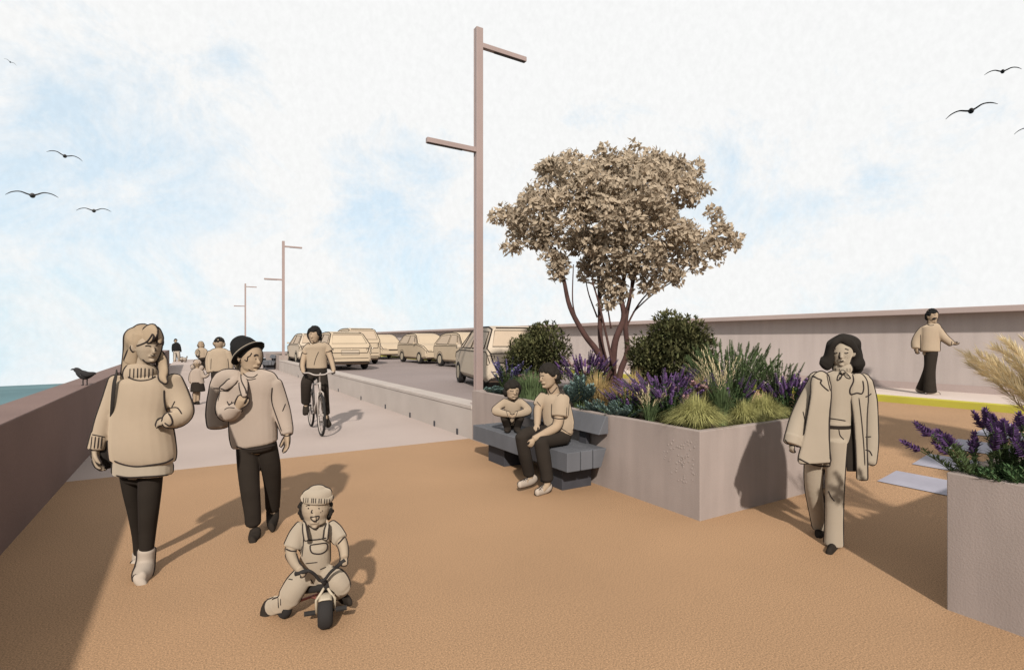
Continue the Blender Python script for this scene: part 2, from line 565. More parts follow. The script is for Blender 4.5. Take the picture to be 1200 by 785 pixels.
def loft(mb, pts, rs, rd, n=20, sub=4, cap=.6, depth=Vector((0, 1, 0)), power=2.0):
    """closed tube of elliptical rings: rs = half width across, rd = half depth"""
    pts = [Vector(p) for p in pts]
    P = catmull([np.array(p) for p in pts], sub)
    A = np.array(catmull([np.array([a, b]) for a, b in zip(rs, rd)], sub))
    A = np.maximum(A, 1e-4)
    k = len(P)
    rings = []
    prevS = None
    for i in range(k):
        t = Vector(P[min(i + 1, k - 1)] - P[max(i - 1, 0)])
        if t.length < 1e-9: t = Vector((0, 0, 1))
        t.normalize()
        S = t.cross(depth)
        if S.length < .25:
            S = prevS.copy() if prevS is not None else t.cross(Vector((0, 0, 1)))
            S = S - t * S.dot(t)
            if S.length < 1e-5: S = t.orthogonal()
        S.normalize()
        if prevS is not None and S.dot(prevS) < 0: S = -S
        prevS = S
        D = S.cross(t)
        rings.append((Vector(P[i]), S, D, A[i][0], A[i][1], t))
    full = []
    c0 = rings[0]; c1 = rings[-1]
    for q in (.97, .8, .45):
        rr = math.sqrt(1 - q * q)
        full.append((c0[0] - c0[5] * q * cap * min(c0[3], c0[4]), c0[1], c0[2], c0[3] * rr, c0[4] * rr))
    full += [r[:5] for r in rings]
    for q in (.45, .8, .97):
        rr = math.sqrt(1 - q * q)
        full.append((c1[0] + c1[5] * q * cap * min(c1[3], c1[4]), c1[1], c1[2], c1[3] * rr, c1[4] * rr))
    vs, fs = [], []
    e = 2.0 / power
    for (p, S, D, a, b) in full:
        for j in range(n):
            th = 2 * math.pi * j / n
            c, s = math.cos(th), math.sin(th)
            c = math.copysign(abs(c) ** e, c); s = math.copysign(abs(s) ** e, s)
            vs.append(p + S * (a * c) + D * (b * s))
    m = len(full)
    for i in range(m - 1):
        for j in range(n):
            fs.append((i * n + j, i * n + (j + 1) % n, (i + 1) * n + (j + 1) % n, (i + 1) * n + j))
    fs.append(tuple(range(n - 1, -1, -1)))
    fs.append(tuple((m - 1) * n + j for j in range(n)))
    mb.add(vs, fs)


def fuse(mb, voxel, smooth, mats, name):
    """one continuous skin out of overlapping closed shapes"""
    me = bpy.data.meshes.new('raw')
    me.from_pydata(mb.v, [], mb.f)
    bm = bmesh.new(); bm.from_mesh(me)
    bmesh.ops.triangulate(bm, faces=[f for f in bm.faces if len(f.verts) > 4])
    bm.to_mesh(me); bm.free()
    o = bpy.data.objects.new('raw', me); COL.objects.link(o)
    r = o.modifiers.new('r', 'REMESH'); r.mode = 'VOXEL'; r.voxel_size = voxel; r.use_smooth_shade = True
    if smooth:
        s = o.modifiers.new('s', 'SMOOTH'); s.factor = .5; s.iterations = smooth
    dg = bpy.context.evaluated_depsgraph_get()
    out = bpy.data.meshes.new_from_object(o.evaluated_get(dg))
    bpy.data.objects.remove(o); bpy.data.meshes.remove(me)
    out.name = name
    out.materials.clear()
    for m in (mats if isinstance(mats, (list, tuple)) else [mats]): out.materials.append(m)
    return out


class Fig:
    """a person: readings in survey pixels, off = metres behind (+) or in front (-) of the standing plane"""

    def __init__(s, foot, z=0.0, d=None, fx=None):
        px, py = foot
        s.d = d or dist(py, z)
        w0 = at(px, HY, s.d)
        s.org = Vector((w0.x, w0.y, z))
        s.lat0 = (px - CX) / FOC * s.d
        s.z0 = z
        s.parts = {}
        s.raw = {}
        s.info = {}
        s.eye = Vector((-s.lat0, -s.d, EYE - z))
        s.face = Vector((-s.lat0, -s.d, 0)).normalized()

    def P(s, px, py, off=0.0):
        D = s.d + off
        return Vector(((px - CX) / FOC * D - s.lat0, off, EYE + (HY - py) / FOC * D - s.z0))

    def px(s, n, off=0.0):
        return n * (s.d + off) / FOC

    def mb(s, part):
        return s.raw.setdefault(part, MB())

    def L(s, parts, pts, ratio=.9, sc=1.0, cap=.6, power=2.0, sub=4):
        """pts: (px, py, r[, off[, ratio]])"""
        if isinstance(parts, str): parts = [parts]
        P, a, b = [], [], []
        for q in pts:
            off = q[3] if len(q) > 3 else 0.0
            rt = q[4] if len(q) > 4 else ratio
            P.append(s.P(q[0], q[1], off))
            a.append(s.px(q[2], off)); b.append(s.px(q[2], off) * rt)
        for part in parts:
            k = sc if part == 'body' else 1.0
            loft(s.mb(part), P, [x * k for x in a], [x * k for x in b], cap=cap, power=power, sub=sub)

    def ell(s, part, px, py, rx, ry, off=0.0, rd=None, n=18, m=12):
        p = s.P(px, py, off)
        rx, ry = s.px(rx, off), s.px(ry, off)
        s.mb(part).ball(p, (rx, rd if rd is not None else rx, ry), n, m)

    def head(s, cx, cy, rx, ry, off=0.0, turn=0.0, jaw=.62, part='body', nose=True, ears=(1, 1), tilt=0.0):
        """skull + jaw + nose + ears; turn>0 looks to the picture's right (radians)"""
        c = s.P(cx, cy, off)
        rx, ry = s.px(rx, off), s.px(ry, off)
        mb = s.mb(part)
        turn += math.atan((CX - cx) / FOC)
        ct, st = math.cos(turn), math.sin(turn)
        cl, sl = math.cos(tilt), math.sin(tilt)

        def H(x, y, z):   # head frame: x right, y towards the back, z up
            x, z = x * cl + z * sl, z * cl - x * sl
            return c + Vector((x * ct - y * st, y * ct + x * st, z))
        prof = [(-1.0, .26, -.42), (-.9, .46, -.30), (-.72, jaw, -.16), (-.45, .80, -.05), (-.15, .94, 0.0), (.15, 1.0, .04), (.45, .97, .08), (.7, .82, .10), (.88, .56, .12), (.98, .25, .12)]
        n = 24
        vs, fs = [], []
        for (z, w_, y0) in prof:
            dp = w_ * 1.12 if z > -.5 else w_ * 1.0
            for j in range(n):
                th = 2 * math.pi * j / n
                x, y = math.cos(th), math.sin(th)
                yy = y0 + y * dp
                vs.append(H(rx * w_ * x, rx * yy, ry * z))
        for i in range(len(prof) - 1):
            for j in range(n):
                fs.append((i * n + j, i * n + (j + 1) % n, (i + 1) * n + (j + 1) % n, (i + 1) * n + j))
        fs.append(tuple(range(n - 1, -1, -1))); fs.append(tuple((len(prof) - 1) * n + j for j in range(n)))
        mb.add(vs, fs)
        if nose:
            loft(mb, [H(0, -rx * .98, ry * .10), H(0, -rx * 1.10, -ry * .14), H(0, -rx * 1.22, -ry * .27), H(0, -rx * 1.02, -ry * .34)],
                 [rx * .09, rx * .12, rx * .17, rx * .12], [rx * .09, rx * .12, rx * .13, rx * .10], n=10, sub=3)
            # brow ridge, lips and chin
            loft(mb, [H(-rx * .26, -rx * .92, -ry * .56), H(0, -rx * 1.0, -ry * .55), H(rx * .26, -rx * .92, -ry * .56)], [rx * .08] * 3, [rx * .1] * 3, n=10, depth=Vector((0, 0, 1)))
            mb.ball(H(0, -rx * .82, -ry * .84), (rx * .22, rx * .2, ry * .13), 10, 8)
        for sgn, on in zip((-1, 1), ears):
            if on:
                loft(mb, [H(sgn * rx * 1.0, rx * .10, -ry * .22), H(sgn * rx * 1.07, rx * .14, -ry * .02), H(sgn * rx * 1.05, rx * .18, ry * .16)],
                     [rx * .10, rx * .14, rx * .12], [rx * .16, rx * .24, rx * .20], n=10, sub=3)
        s.H = H; s.hrx = rx; s.hry = ry

    def haircap(s, key, front=.38, back=-.55, r=.3, n=150, lift=1.0, seed=1, sides=None):
        rr = random.Random(seed)
        mb = s.mb(key)
        k = 0
        while k < n:
            v = Vector((rr.gauss(0, 1), rr.gauss(0, 1), rr.gauss(0, 1))).normalized()
            t = (v.y + 1) / 2
            lim = front + (back - front) * min(1.0, max(0.0, (t - .18) / .5))
            if v.z < lim: continue
            p = s.H(s.hrx * 1.0 * lift * v.x, s.hrx * (1.06 * lift * v.y + .06), s.hry * .96 * lift * v.z)
            q = s.hrx * r * rr.uniform(.85, 1.2)
            mb.ball(p, q, 8, 6); k += 1
        mb.ball(s.H(0, s.hrx * .12, s.hry * .35), (s.hrx * .9, s.hrx * .95, s.hry * .62), 14, 10)

    def hand(s, wrist, toward, length, thumb=1, curl=.35, normal=None, part='body', spread=.16, fist=False):
        """wrist and toward are local vectors; normal = direction the palm faces"""
        D = (toward - wrist).normalized()
        Nn = (normal or Vector((0, -1, 0)))
        Nn = (Nn - D * Nn.dot(D)).normalized()
        S = D.cross(Nn)
        mb = s.mb(part)
        Lh = length
        w_ = wrist

        def pt(a, b, c): return w_ + D * (a * Lh) + S * (b * Lh) + Nn * (c * Lh)
        loft(mb, [pt(-.12, 0, 0), pt(.08, 0, 0), pt(.28, 0, 0), pt(.48, 0, 0)], [.15 * Lh, .17 * Lh, .225 * Lh, .22 * Lh], [.12 * Lh, .12 * Lh, .11 * Lh, .085 * Lh], n=14, depth=Nn)
        cv = 1.5 if fist else curl
        for i, (b, ln, fr) in enumerate(((-.165, .40, .055), (-.055, .46, .058), (.055, .44, .058), (.16, .34, .052))):
            a0 = .46
            ang = 0.0
            p = Vector((a0, b, 0))
            dirb = (b / .165) * spread
            chain = [pt(*p)]
            for seg, fr_l in enumerate((.42, .32, .26)):
                ang += cv * (.7 if seg == 0 else 1.0)
                p = p + Vector((math.cos(ang) * ln * fr_l, dirb * ln * fr_l * (1 if not fist else 0), math.sin(ang) * ln * fr_l))
                chain.append(pt(*p))
            loft(mb, chain, [fr * Lh, fr * Lh, fr * .92 * Lh, fr * .8 * Lh], [fr * Lh, fr * Lh, fr * .92 * Lh, fr * .8 * Lh], n=10, sub=3, depth=S, cap=.9)
        t = -thumb
        tc = .25 + .5 * curl
        loft(mb, [pt(.12, t * .14, .02), pt(.26, t * .27, .06 + .05 * tc), pt(.42, t * .32, .10 + .14 * tc), pt(.54, t * .30, .12 + .25 * tc)],
             [.08 * Lh, .075 * Lh, .066 * Lh, .055 * Lh], [.08 * Lh, .075 * Lh, .066 * Lh, .055 * Lh], n=10, sub=3, depth=Nn, cap=.9)

    def finish(s, label, group=None, body=None, garments=(), voxel=.007, line=.0042, pose=None):
        """garments: (part name, raw key, material, voxel, smooth, outline?)"""
        bm_ = fuse(s.raw['body'], body[1] if body else voxel, 2, body[0], 'person')
        root = link('person', bm_)
        root.location = s.org
        root.rotation_euler = (0, 0, -YAW)
        tag(root, label, 'person', group)
        s.root = root
        s.parts = {'body': root}
        s.lines = {'body': True}
        for g in garments:
            nm, key, m, vx, sm, ol = g
            me = fuse(s.raw[key], vx, sm, m, nm)
            o = link(nm, me, root)
            s.parts[key] = o
            s.lines[key] = ol
        # surface lookup for drawn detail
        vs, fs, own = [], [], []
        for key, o in s.parts.items():
            b = len(vs)
            vs += [v.co.copy() for v in o.data.vertices]
            for p in o.data.polygons:
                fs.append(tuple(i + b for i in p.vertices)); own.append(key)
        s.bvh = BVHTree.FromPolygons(vs, fs)
        s.own = own
        s.inkmb = {}
        s.line = line
        s.contours()

    def ink(s, key):
        return s.inkmb.setdefault(key, MB())

    def ray(s, px, py):
        d = Vector(((px - CX) / FOC, 1, (HY - py) / FOC)).normalized()
        return s.bvh.ray_cast(s.eye, d)

    def S(s, pts, w=1.0, key=None, sub=6, lift=0.0, m=None):
        """a seam, crease or feature laid on the surface"""
        q = catmull([np.array(p, float) for p in pts], sub)
        run, last, prevp = [], None, None
        r = s.line * w * 1.25

        def flush():
            nonlocal run, last
            if len(run) >= 2:
                k = len(run)
                rs = [r * (.55 if i in (0, k - 1) else 1) for i in range(k)]
                s.ink(key or last).tube(run, rs, 5)
            run, last = [], None
        for p in q:
            hit, nrm, idx, _ = s.ray(*p)
            if hit is None:
                flush(); prevp = None; continue
            if prevp is not None and (hit - prevp).length > .09: flush()
            run.append(hit + nrm * lift); last = last or s.own[idx]; prevp = hit
        flush()

    def dot(s, px, py, r, key='body', ry=None):
        hit, nrm, idx, _ = s.ray(px, py)
        if hit is None: return
        s.ink(key).ball(hit, (s.px(r), .35 * s.px(r), s.px(ry or r)), 8, 6)

    def contours(s):
        """piping along each garment's side seams as seen by someone the figure faces"""
        v = s.face
        for key, o in s.parts.items():
            if not s.lines[key]: continue
            me = o.data
            nv = len(me.vertices)
            co_ = np.empty(nv * 3, np.float32); me.vertices.foreach_get('co', co_); co_ = co_.reshape(-1, 3)
            no_ = np.empty(nv * 3, np.float32); me.vertices.foreach_get('normal', no_); no_ = no_.reshape(-1, 3)
            ne = len(me.edges)
            ed = np.empty(ne * 2, np.int32); me.edges.foreach_get('vertices', ed); ed = ed.reshape(-1, 2)
            for _ in range(4):
                acc = no_.copy()
                np.add.at(acc, ed[:, 0], no_[ed[:, 1]]); np.add.at(acc, ed[:, 1], no_[ed[:, 0]])
                no_ = acc / np.maximum(np.linalg.norm(acc, axis=1, keepdims=True), 1e-9)
            g = no_ @ np.array(v, np.float32)
            me.calc_loop_triangles()
            tr = np.empty(len(me.loop_triangles) * 3, np.int32); me.loop_triangles.foreach_get('vertices', tr); tr = tr.reshape(-1, 3)
            sg = g[tr] > 0
            cr = tr[(sg.any(1)) & (~sg.all(1))]
            adj, pos = {}, {}
            for t in cr:
                ks = []
                for a, b in ((t[0], t[1]), (t[1], t[2]), (t[2], t[0])):
                    if (g[a] > 0) != (g[b] > 0):
                        k = (int(min(a, b)), int(max(a, b)))
                        if k not in pos:
                            u = g[k[0]] / (g[k[0]] - g[k[1]])
                            pos[k] = Vector(co_[k[0]] + (co_[k[1]] - co_[k[0]]) * u)
                        ks.append(k)
                if len(ks) == 2:
                    adj.setdefault(ks[0], []).append(ks[1]); adj.setdefault(ks[1], []).append(ks[0])
            seen = set()
            for start in list(adj):
                if start in seen: continue
                # walk to an end first
                cur, prev = start, None
                for _ in range(100000):
                    nx = [q for q in adj[cur] if q != prev]
                    if not nx or nx[0] == start: break
                    prev, cur = cur, nx[0]
                chain = [cur]; seen.add(cur)
                while True:
                    nx = [q for q in adj[chain[-1]] if q not in seen]
                    if not nx: break
                    chain.append(nx[0]); seen.add(nx[0])
                pts = [pos[k] for k in chain]
                if len(pts) < 6: continue
                for _ in range(3):
                    pts = [pts[0]] + [(pts[i - 1] + pts[i] * 2 + pts[i + 1]) / 4 for i in range(1, len(pts) - 1)] + [pts[-1]]
                # even spacing
                q, acc_l = [pts[0]], 0.0
                for i in range(1, len(pts)):
                    acc_l += (pts[i] - pts[i - 1]).length
                    if acc_l > s.line * 2.2: q.append(pts[i]); acc_l = 0.0
                if len(q) < 4: continue
                vis = []
                for p in q:
                    h = s.bvh.ray_cast(p + v * (s.line * 2.5), v)
                    vis.append(h[0] is None or h[3] > 3)
                # tolerate short gaps
                for i in range(1, len(vis) - 1):
                    if not vis[i] and vis[i - 1] and vis[i + 1]: vis[i] = True
                run = []
                for p, ok in list(zip(q, vis)) + [(None, False)]:
                    if ok: run.append(p)
                    else:
                        ln = sum((run[i] - run[i - 1]).length for i in range(1, len(run)))
                        if ln > s.line * 7:
                            k = len(run)
                            rs = [s.line * (.7 if i in (0, k - 1) else 1.45 + .35 * noise.noise(run[i] * 9)) for i in range(k)]
                            s.ink(key).tube(run, rs, 5)
                        run = []

    def done(s):
        for key, mb in s.inkmb.items():
            if mb.v:
                mb.build('drawn_line', M['ink'], s.parts[key], smooth=True)
# ------------------------------------------------------------------ woman in the roll-neck sweater
f = Fig((166, 678))
f.head(173.5, 407.5, 13.5, 17.5, 0, turn=.36, jaw=.66, ears=(1, 0))
f.L('body', [(168, 418, 7), (167, 432, 7.5), (166, 444, 9)], 1.0)
# arms
armL = [(140, 446, 10.5, .02), (131, 470, 9.5, .0), (122, 495, 9, -.02), (114.5, 521, 7.6, -.05)]
f.L(['body', 'sweater'], armL, .95, sc=.66)
f.L('sweater', [(117, 508, 8.3, -.035), (112.6, 526, 8.6, -.055)], .95, cap=.2)
armR = [(200, 446, 11.5, .02), (208, 464, 11.5, .02), (214, 483, 11.2, -.01), (207, 491, 10, -.07), (197, 492, 9, -.115)]
f.L(['body', 'sweater'], armR, .95, sc=.62)
# torso
f.L('body', [(167, 447, 22), (167, 470, 21), (167, 505, 21), (167, 545, 22)], .6)
f.L('sweater', [(168, 443, 19, 0, .75), (168, 449, 31, 0, .56), (167, 462, 33, 0, .58), (164.5, 485, 32, 0, .62), (166, 515, 35, 0, .62), (168, 534, 35.5, 0, .60), (168, 540, 33.5, 0, .58)], power=2.3, cap=.35)
f.L('shirt', [(167.5, 520, 30, 0, .6), (167.5, 545, 32, 0, .58), (167.3, 555, 32, 0, .58)], power=2.4, cap=.12)
f.L('collar', [(166, 428.5, 13.5, 0, .9), (165.5, 434, 16.5, 0, .85), (165, 440, 17, 0, .85), (165.5, 445, 15, 0, .8)], power=2.2, cap=.25)
# legs
legA = [(177, 552, 12.5, .02), (175.5, 575, 12, .02), (174.5, 597, 10.5, .03), (173, 620, 9, .06), (171.5, 648, 7.3, .08)]
legB = [(154, 552, 12.5, .08), (155.5, 575, 10.2, .12), (158.5, 600, 7.8, .18), (162, 628, 6.3, .27), (163, 650, 5.6, .33)]
f.L(['body', 'leggings'], legA, 1.0, sc=.8); f.L(['body', 'leggings'], legB, 1.0, sc=.8)
f.L('body', [(166, 545, 21, .05, .7), (166, 558, 20, .05, .7)]); f.L('leggings', [(166, 547, 23, .05, .65), (166, 560, 21, .05, .65)])
# boots
f.L('boot', [(171.7, 644.5, 9, .08), (171, 655, 8.7, .08), (169.5, 664, 9.6, .06), (167, 673, 10, .0), (164.8, 679.5, 10, -.06, .6)], 1.0)
f.L('boot', [(170, 666, 9.5, .09), (169.5, 672, 8.5, .12)], .9)
f.L('boot', [(164, 681, 10.2, -.08, .5), (167, 680, 9.2, .0, .5), (169.5, 674, 8, .1, .5)], .5)
f.L('boot_b', [(162.8, 648, 6.6, .33), (162, 656, 6.5, .33), (160.5, 661.5, 7, .27)], 1.0)
f.L('body', [(163, 648, 4, .33), (161, 660, 4, .3)]); f.L('body', [(171.5, 646, 5, .08), (168, 672, 5.5, .04), (165, 679, 5, -.04)])
# hair
f.L('hair', [(172, 389.5, 14, .02, .9), (169.5, 396, 19.3, .03, .95), (166, 405, 18.4, .055, .9), (161, 416, 14.5, .065, .85), (157.5, 428, 13, .06, .7), (154, 440, 11, .03, .6), (150, 452, 6.5, .0, .7)], sub=3)
f.L('hair', [(180, 391.5, 9, -.005, .9), (186.5, 396, 3.6, -.02, 1.3), (187.5, 402, 1.8, -.03, 1.2)])
f.L('hair', [(164, 394, 9, -.04, .7), (160.5, 401, 6.4, -.055, .6), (157, 410, 6, -.045, .6), (153, 425, 8, -.03, .5)])
f.L('hair', [(174, 389, 11, -.03, .6), (175.5, 392, 11.5, -.05, .35), (177, 395, 10.5, -.062, .2), (179, 398, 7, -.068, .16)])
f.L('hair', [(187, 412, 3, .05), (190, 424, 6, .04), (191.5, 435, 6, -.045), (191, 443, 4.5, -.08), (195, 448.5, 2, -.09)], .6)
# hands
f.hand(f.P(112, 526, -.055), f.P(114.5, 556, -.06), f.px(30), thumb=-1, curl=.34, normal=Vector((.85, .25, 0)), spread=.05)
f.hand(f.P(196, 492, -.12), f.P(182, 496, -.10), f.px(22), thumb=1, curl=.3, normal=Vector((0, .6, -.4)))
f.finish('woman in beige roll-neck sweater and dark leggings with a black shoulder bag', None, (M['skin'], .0055),
         [('sweater', 'sweater', M['beige'], .008, 3, True), ('shirt_hem', 'shirt', M['stone'], .008, 2, True), ('collar', 'collar', M['beige'], .006, 2, True),
          ('leggings', 'leggings', M['black'], .008, 2, False), ('boot', 'boot', M['shoe'], .006, 2, True), ('boot', 'boot_b', M['shoe'], .006, 2, True), ('hair', 'hair', M['hairb'], .006, 2, True)], line=.0058)
S = f.S
S([(170.2, 405.6), (173.5, 405), (177, 406)], .6); S([(182, 405.2), (185, 404.4)], .6)
S([(181.2, 407.5), (182.6, 410.5), (181, 411.6)], .6); S([(176.4, 416), (179, 417), (181.6, 416)], .6)
S([(167.3, 421), (170, 423.6), (174, 425), (180, 425)], .8)
S([(160, 405.5), (166, 403.5), (172, 400.5), (176, 396), (179, 391)], .8); S([(179.5, 391.5), (181.3, 396.5), (180, 401)], .7); S([(176, 402.5), (179, 398), (180, 393)], .7); S([(184, 393), (184.6, 398), (183.5, 402)], .6)
for x in (152.5, 157, 161.5, 165.5, 170, 174.5, 179): S([(x, 431 + abs(x - 166) * .06), (x - .4, 443)], .55)
S([(150, 441.5), (157, 444.8), (166, 446), (176, 444.5), (182, 441)], .8)
S([(192.3, 457), (192.6, 470), (194.5, 480), (200, 488), (202, 495), (198.5, 498.5), (193, 495.5)], .8)
S([(195, 479), (207, 477.5), (213, 485)], .6); S([(201, 478), (205, 470)], .6)
S([(134, 540), (146, 544.3), (160, 546.4), (176, 544.8), (193, 542), (203, 537)], .9)
S([(108, 509), (115, 510.4), (122.5, 512)], .6)
for x in (108, 112, 116, 119.5): S([(x, 511 + (x - 108) * .1), (x - 1.6, 525.5)], .55)
S([(104.5, 526), (112, 527.6), (120, 528)], .7)
S([(162.4, 562), (162, 590), (163, 625)], .5)
S([(136, 557), (150, 559.2), (168, 558.5), (185, 557.5), (199, 556)], .8)
f.done()
W1 = f

# black shoulder bag (hangs from her shoulder)
def bag_on(f):
    o = empty('shoulder_bag', f.org, -YAW)
    tag(o, 'black shoulder bag hanging by a broad strap at the woman\'s side', 'bag')
    mb = MB()
    P = [f.P(131.5, 497, .03), f.P(127.5, 512, .03), f.P(125, 530, .03), f.P(126, 545, .03)]
    loft(mb, P, [f.px(3), f.px(8), f.px(11), f.px(8.5)], [.035, .06, .075, .06], cap=.5)
    me = fuse(mb, .008, 2, M['bag'], 'bag_body'); link('bag_body', me, o)
    mb = MB()
    pts = [(137.5, 441, .04), (136.8, 435, -.02), (135.8, 440, -.085), (133.5, 452, -.118), (131.5, 475, -.112), (130.5, 492, -.06), (130.5, 503, .02)]
    loft(mb, [f.P(*p) for p in pts], [f.px(2.3)] * len(pts), [.004] * len(pts), n=10, depth=Vector((0, 1, 0)))
    mb.build('strap', M['bag'], o, smooth=True)
bag_on(f)

# ------------------------------------------------------------------ man in the black hat
f = Fig((300, 630))
f.head(293.5, 420, 12.6, 16.8, 0, turn=.62, jaw=.68, ears=(1, 0), tilt=.06)
f.L('body', [(290, 431, 7.5), (291, 441, 8.5), (292, 450, 10)], 1.0)
arm = [(320, 450, 9.5, .0), (325.5, 467, 9.6, .01), (331, 486, 9.2, 0), (336, 504, 6.8, -.04)]
f.L(['body', 'sweater'], arm, .95, sc=.68)
f.L('sweater', [(335.5, 501, 7.2, -.03), (336.5, 508.5, 6.2, -.05)], .95, cap=.2)
arm = [(272, 455, 10, .0), (266, 470, 10.5, -.03), (264.5, 482, 10, -.08), (271, 483, 9.5, -.14), (278, 477, 6.5, -.19)]
f.L(['body', 'sweater'], arm, .95, sc=.64)
f.L('body', [(297, 452, 20), (297, 480, 20), (298, 525, 19)], .6)
f.L('sweater', [(292, 437.5, 9.5, 0, .95), (295, 443, 20, 0, .75), (297, 450, 28.5, 0, .6), (296, 465, 27, 0, .62), (296, 485, 26, 0, .64), (297, 508, 26.3, 0, .62), (298.5, 520, 25, 0, .6)], power=2.3, cap=.3)
legA = [(290, 520, 12.5, 0), (291, 545, 12, 0), (293, 572, 10.8, 0), (296, 600, 9.2, .02), (296.5, 612, 8.8, .03)]
legB = [(311, 520, 12.5, .04), (317, 545, 11, .10), (319.5, 570, 9.2, .20), (319.5, 594, 8, .30)]
f.L(['body', 'trousers'], legA, 1.0, sc=.74); f.L(['body', 'trousers'], legB, 1.0, sc=.74)
f.L('body', [(299, 512, 19, 0, .7), (300, 525, 18, 0, .7)]); f.L('trousers', [(299.5, 512, 23, 0, .62), (300.5, 524, 22, 0, .62)])
f.L('body', [(296.5, 610, 5, .03), (297.5, 622, 4.6, .03), (297, 631, 4, -.02)]); f.L('body', [(319.5, 590, 5, .3), (319.5, 606, 4.6, .3)])
f.L('shoe_a', [(299.3, 621, 6.2, .03), (298.5, 627, 7.4, .0, .8), (297, 632, 7.3, -.05, .7), (295.8, 634, 6.2, -.1, .6)], .9)
f.L('shoe_b', [(319.5, 598, 7.3, .32), (319.5, 607, 7.2, .30), (319, 614, 6.8, .22, .8), (318.5, 618, 6, .12, .5)], .9)
# hair under the hat
f.L('hair', [(284, 411, 8, .02, 1.2), (281, 419, 6.5, .05, 1.4), (281, 428, 5, .06, 1.2), (284, 434, 3.5, .05)], .9)
for (x, y, r) in ((287, 415, 4), (291, 412, 4.6), (296, 411.5, 4.2), (288, 419, 3.2), (285.5, 423, 3)): f.ell('hair', x, y, r, r, -.045 + .06 * (301 - x) / 20)
ax = Vector((-.66, .10, .74)).normalized()
hc = f.P(288.8, 411.5, .01)
hb = MB(); a = ax.orthogonal().normalized(); b2 = ax.cross(a)
loft(f.mb('hat'), [hc - ax * .012, hc + ax * .03, hc + ax * .075, hc + ax * .10], [.110, .102, .090, .072], [.118, .110, .096, .078], n=24, depth=Vector((.3, 1, .1)))
loft(f.mb('brim'), [hc - ax * .026, hc - ax * .014, hc - ax * .002], [.146, .132, .110], [.154, .139, .118], n=28, depth=Vector((.3, 1, .1)), cap=.05)
f.hand(f.P(278.5, 478, -.20), f.P(284, 464, -.215), f.px(21), thumb=1, curl=.9, normal=Vector((-.3, .9, 0)), spread=.02)
f.hand(f.P(336.3, 509, -.05), f.P(336.5, 530, -.08), f.px(23), thumb=-1, curl=.28, normal=Vector((-.6, -.5, 0)))
f.finish('man in a black brimmed hat and pale sweater with a jacket slung over his shoulder', None, (M['skin2'], .0055),
         [('sweater', 'sweater', M['beige2'], .008, 3, True), ('trousers', 'trousers', M['black'], .008, 2, False), ('shoe', 'shoe_a', M['black'], .006, 2, False), ('shoe', 'shoe_b', M['black'], .006, 2, False),
          ('hair', 'hair', M['hairb'], .006, 2, True), ('hat', 'hat', M['blackhat'], .007, 1, False), ('hat_brim', 'brim', M['blackhat'], .006, 1, False)], line=.0056)
S = f.S
S([(297.5, 417.5), (299.8, 415.8), (302.5, 416.6)], 1.1); f.dot(299.6, 420.8, .9); S([(295, 413.5), (293, 417), (290.5, 418.5), (289.5, 423), (286.5, 421.5)], .7)
S([(302.5, 431), (304, 432)], .6); S([(291, 432.6), (295, 435), (299, 435)], .7); S([(282.5, 420.5), (280.5, 424.5), (282.5, 428.5)], .6)
S([(284.5, 437), (290, 441.5), (297, 442), (302, 438.5)], .7); S([(284, 441), (291, 445), (300, 443.5)], .5)
S([(319, 454), (318.2, 466), (319.4, 474), (322, 482), (325.5, 492), (330, 505)], .8); S([(334.5, 473), (331, 482)], .6)
S([(277, 523), (290, 526), (303, 525.5), (322, 521.5)], .9)
S([(330, 508), (336, 511), (341, 508)], .7)
S([(266, 470), (269, 475), (272, 470)], .6); S([(263, 480), (268, 477.5), (275, 478)], .6); S([(255.5, 470), (259, 456)], .6)
S([(304, 545), (303.5, 580)], .4)
f.done()
MAN = f
hbnd = MB()
a_ = ax.cross(Vector((.3, 1, .1))).normalized(); b_ = ax.cross(a_)
hbnd.tube([hc - ax * .004 + a_ * (.1185 * math.cos(6.2832 * i / 40)) + b_ * (.1255 * math.sin(6.2832 * i / 40)) for i in range(41)], .0035, 6, cap=False)
hbnd.build('hat_band', M['stone'], f.parts['hat'], smooth=True)
o = empty('jacket', f.org, -YAW)
tag(o, 'pale jacket slung over the shoulder of the man in the black hat', 'jacket')
mb = MB()
loft(mb, [f.P(283.5, 440, .01), f.P(277, 441, -.02), f.P(262, 446, .06), f.P(257, 465, .13), f.P(256, 485, .15), f.P(256, 499, .14)],
     [f.px(5), f.px(8), f.px(12), f.px(13), f.px(14.5), f.px(13)], [.03, .05, .06, .055, .05, .04], n=22, depth=Vector((0, 1, 0)))
loft(mb, [f.P(283, 440, .02), f.P(285, 447, -.10), f.P(286, 456, -.165), f.P(286.5, 464, -.205)], [f.px(4.5), f.px(5.5), f.px(4.5), f.px(2.5)], [.02, .022, .02, .015], n=14)
loft(mb, [f.P(278, 440.5, -.01), f.P(272, 447, -.10), f.P(266, 452, -.10), f.P(259, 456, -.05)], [f.px(5), f.px(5), f.px(4.5), f.px(3)], [.018, .018, .016, .014], n=14)
me = fuse(mb, .008, 3, M['beige2'], 'jacket_cloth'); jc = link('jacket_cloth', me, o)
J = Fig.__new__(Fig); J.__dict__.update(f.__dict__)
J.parts = {'j': jc}; J.lines = {'j': True}; J.inkmb = {}
J.bvh = BVHTree.FromPolygons([v.co.copy() for v in me.vertices], [tuple(p.vertices) for p in me.polygons]); J.own = ['j'] * len(me.polygons)
J.contours()
J.S([(282.5, 438), (283, 446), (287.5, 456), (288.5, 461)], .8); J.S([(250, 455), (258, 455), (264, 457)], .7)
J.done()
# ------------------------------------------------------------------ toddler on the tricycle
def vec2(th):   # heading in (right, away) for angle th from straight-at-viewer
    return Vector((math.sin(th), -math.cos(th), 0))


